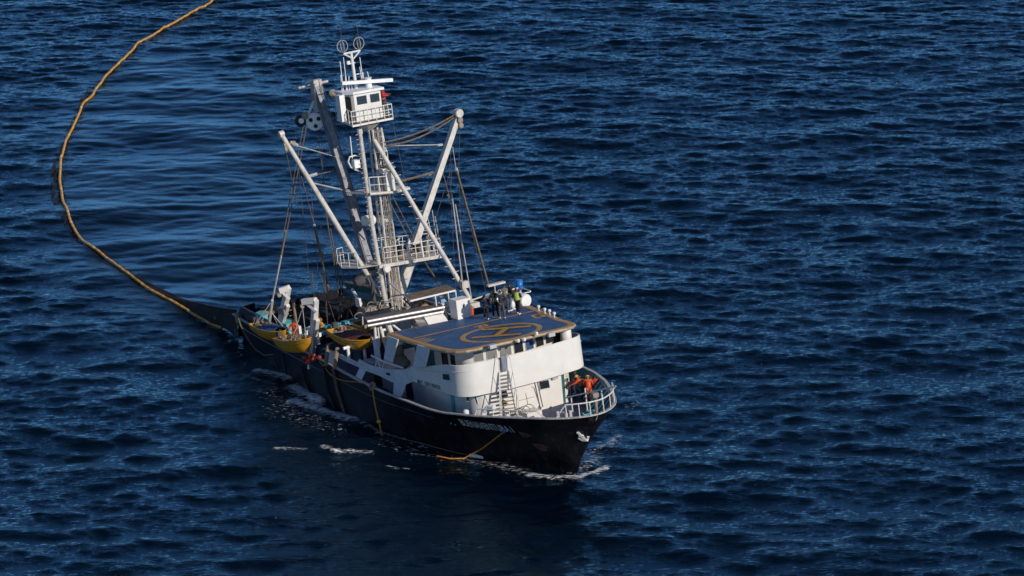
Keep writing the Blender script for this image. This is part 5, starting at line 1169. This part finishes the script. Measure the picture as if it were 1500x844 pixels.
# netting materials with holes
def webmat(name, dens, sx, sy, col):
    m = bpy.data.materials.new(name); m.use_nodes = True; t = m.node_tree; b = t.nodes['Principled BSDF']; b.inputs['Base Color'].default_value = (*col, 1); b.inputs['Roughness'].default_value = .9
    tc = t.nodes.new('ShaderNodeTexCoord'); mp = t.nodes.new('ShaderNodeMapping'); mp.inputs['Scale'].default_value = (sx, sy, 1); n = t.nodes.new('ShaderNodeTexNoise'); n.inputs['Scale'].default_value = 1; n.inputs['Detail'].default_value = 6; n.inputs['Roughness'].default_value = .65
    t.links.new(tc.outputs['Object'], mp.inputs[0]); t.links.new(mp.outputs[0], n.inputs['Vector']); cr = t.nodes.new('ShaderNodeMapRange'); cr.inputs['From Min'].default_value = .62-dens*.4; cr.inputs['From Max'].default_value = .72-dens*.4
    t.links.new(n.outputs['Fac'], cr.inputs[0]); tr = t.nodes.new('ShaderNodeBsdfTransparent'); ms = t.nodes.new('ShaderNodeMixShader')
    t.links.new(cr.outputs[0], ms.inputs[0]); t.links.new(tr.outputs[0], ms.inputs[1]); t.links.new(b.outputs[0], ms.inputs[2]); t.links.new(ms.outputs[0], t.nodes['Material Output'].inputs['Surface']); return m
M['web'] = webmat('net_web', .95, 1.2, .9, (.012, .011, .012)); M['webloose'] = webmat('loose_net_web', .34, 3.4, .45, (.004, .005, .007))
sc0 = SHIP @ P(346, 455, y=-3.9); sc1 = SHIP @ P(352, 516, y=-3.9)
topc = catmull([W(238, 432, .1), W(262, 437.5, .25), W(290, 445, .7)*1.0, lerp(W(300, 449, .8), sc0, .45), sc0], .4)
botl = [fpt(TOT*(1-.0)-(1-i/30)*22) for i in range(31)]; n_ = len(topc)
rows = []
for i in range(40):
    u_ = i/39; a = topc[int(u_*(n_-1))]; b_ = botl[int(u_*30)] if u_ < .999 else botl[-1]; 
    if u_ > .8: b_ = lerp(botl[-1], sc1, (u_-.8)/.2)
    else: b_ = botl[min(30, int(u_/.8*30))]
    rows.append([lerp(a, b_, k/10)+Vector((0, 0, -.25*math.sin(PI*k/10)*(u_ > .5)+.05*math.sin(i*.8+k))) for k in range(11)])
for r in rows:
    for p in r: p.z = max(p.z, sea_h(p.x, p.y)+.05)
MB().grid(rows).build('netting', M['web'], net, smooth=60); MB().tube(topc, .07, 6).build('net_edge_rope', 'net', net)
# loose webbing floating outside the line
rows = []
lw = [W(*c, .1) for c in ((128, 128), (108, 165), (98, 195), (84, 225), (74, 255), (75, 285), (86, 310), (98, 332), (112, 346))]; lw = catmull(lw, .4)
inn_ = [W(*c, .1) for c in ((140, 133), (116, 164), (106, 188), (94, 222), (87, 255), (89, 290), (100, 318), (112, 338), (126, 356))]; inn_ = catmull(inn_, .4)
for i in range(110):
    u_ = i/109; a, b_ = lw[int(u_*(len(lw)-1))], inn_[int(u_*(len(inn_)-1))]; row = []
    for k in range(9): p = lerp(a, b_, k/8); p.z = sea_h(p.x, p.y)+.09; row.append(p)
    rows.append(row)
MB().grid(rows).build('netting', M['webloose'], net, smooth=60)
rows = []
for i in range(0, nf, 3):
    p = P_[i]; q = P_[min(i+3, nf)]; d_ = (q-p); d_.z = 0; d_ = d_.normalized() if d_.length > 1e-6 else Vector((0, 1, 0)); s_ = Vector((-d_.y, d_.x, 0)); row = []
    for k in (-.42, -.2, 0, .2, .42):
        c = p+s_*k*(1+.4*math.sin(i*.13)); c.z = sea_h(c.x, c.y)*.8+.01; row.append(c)
    rows.append(row)
M['webhem'] = webmat('net_hem_web', .34, 2.6, 1.0, (.004, .005, .007)); MB().grid(rows).build('net_hem', M['webhem'], net, smooth=60)
clear_tmp()
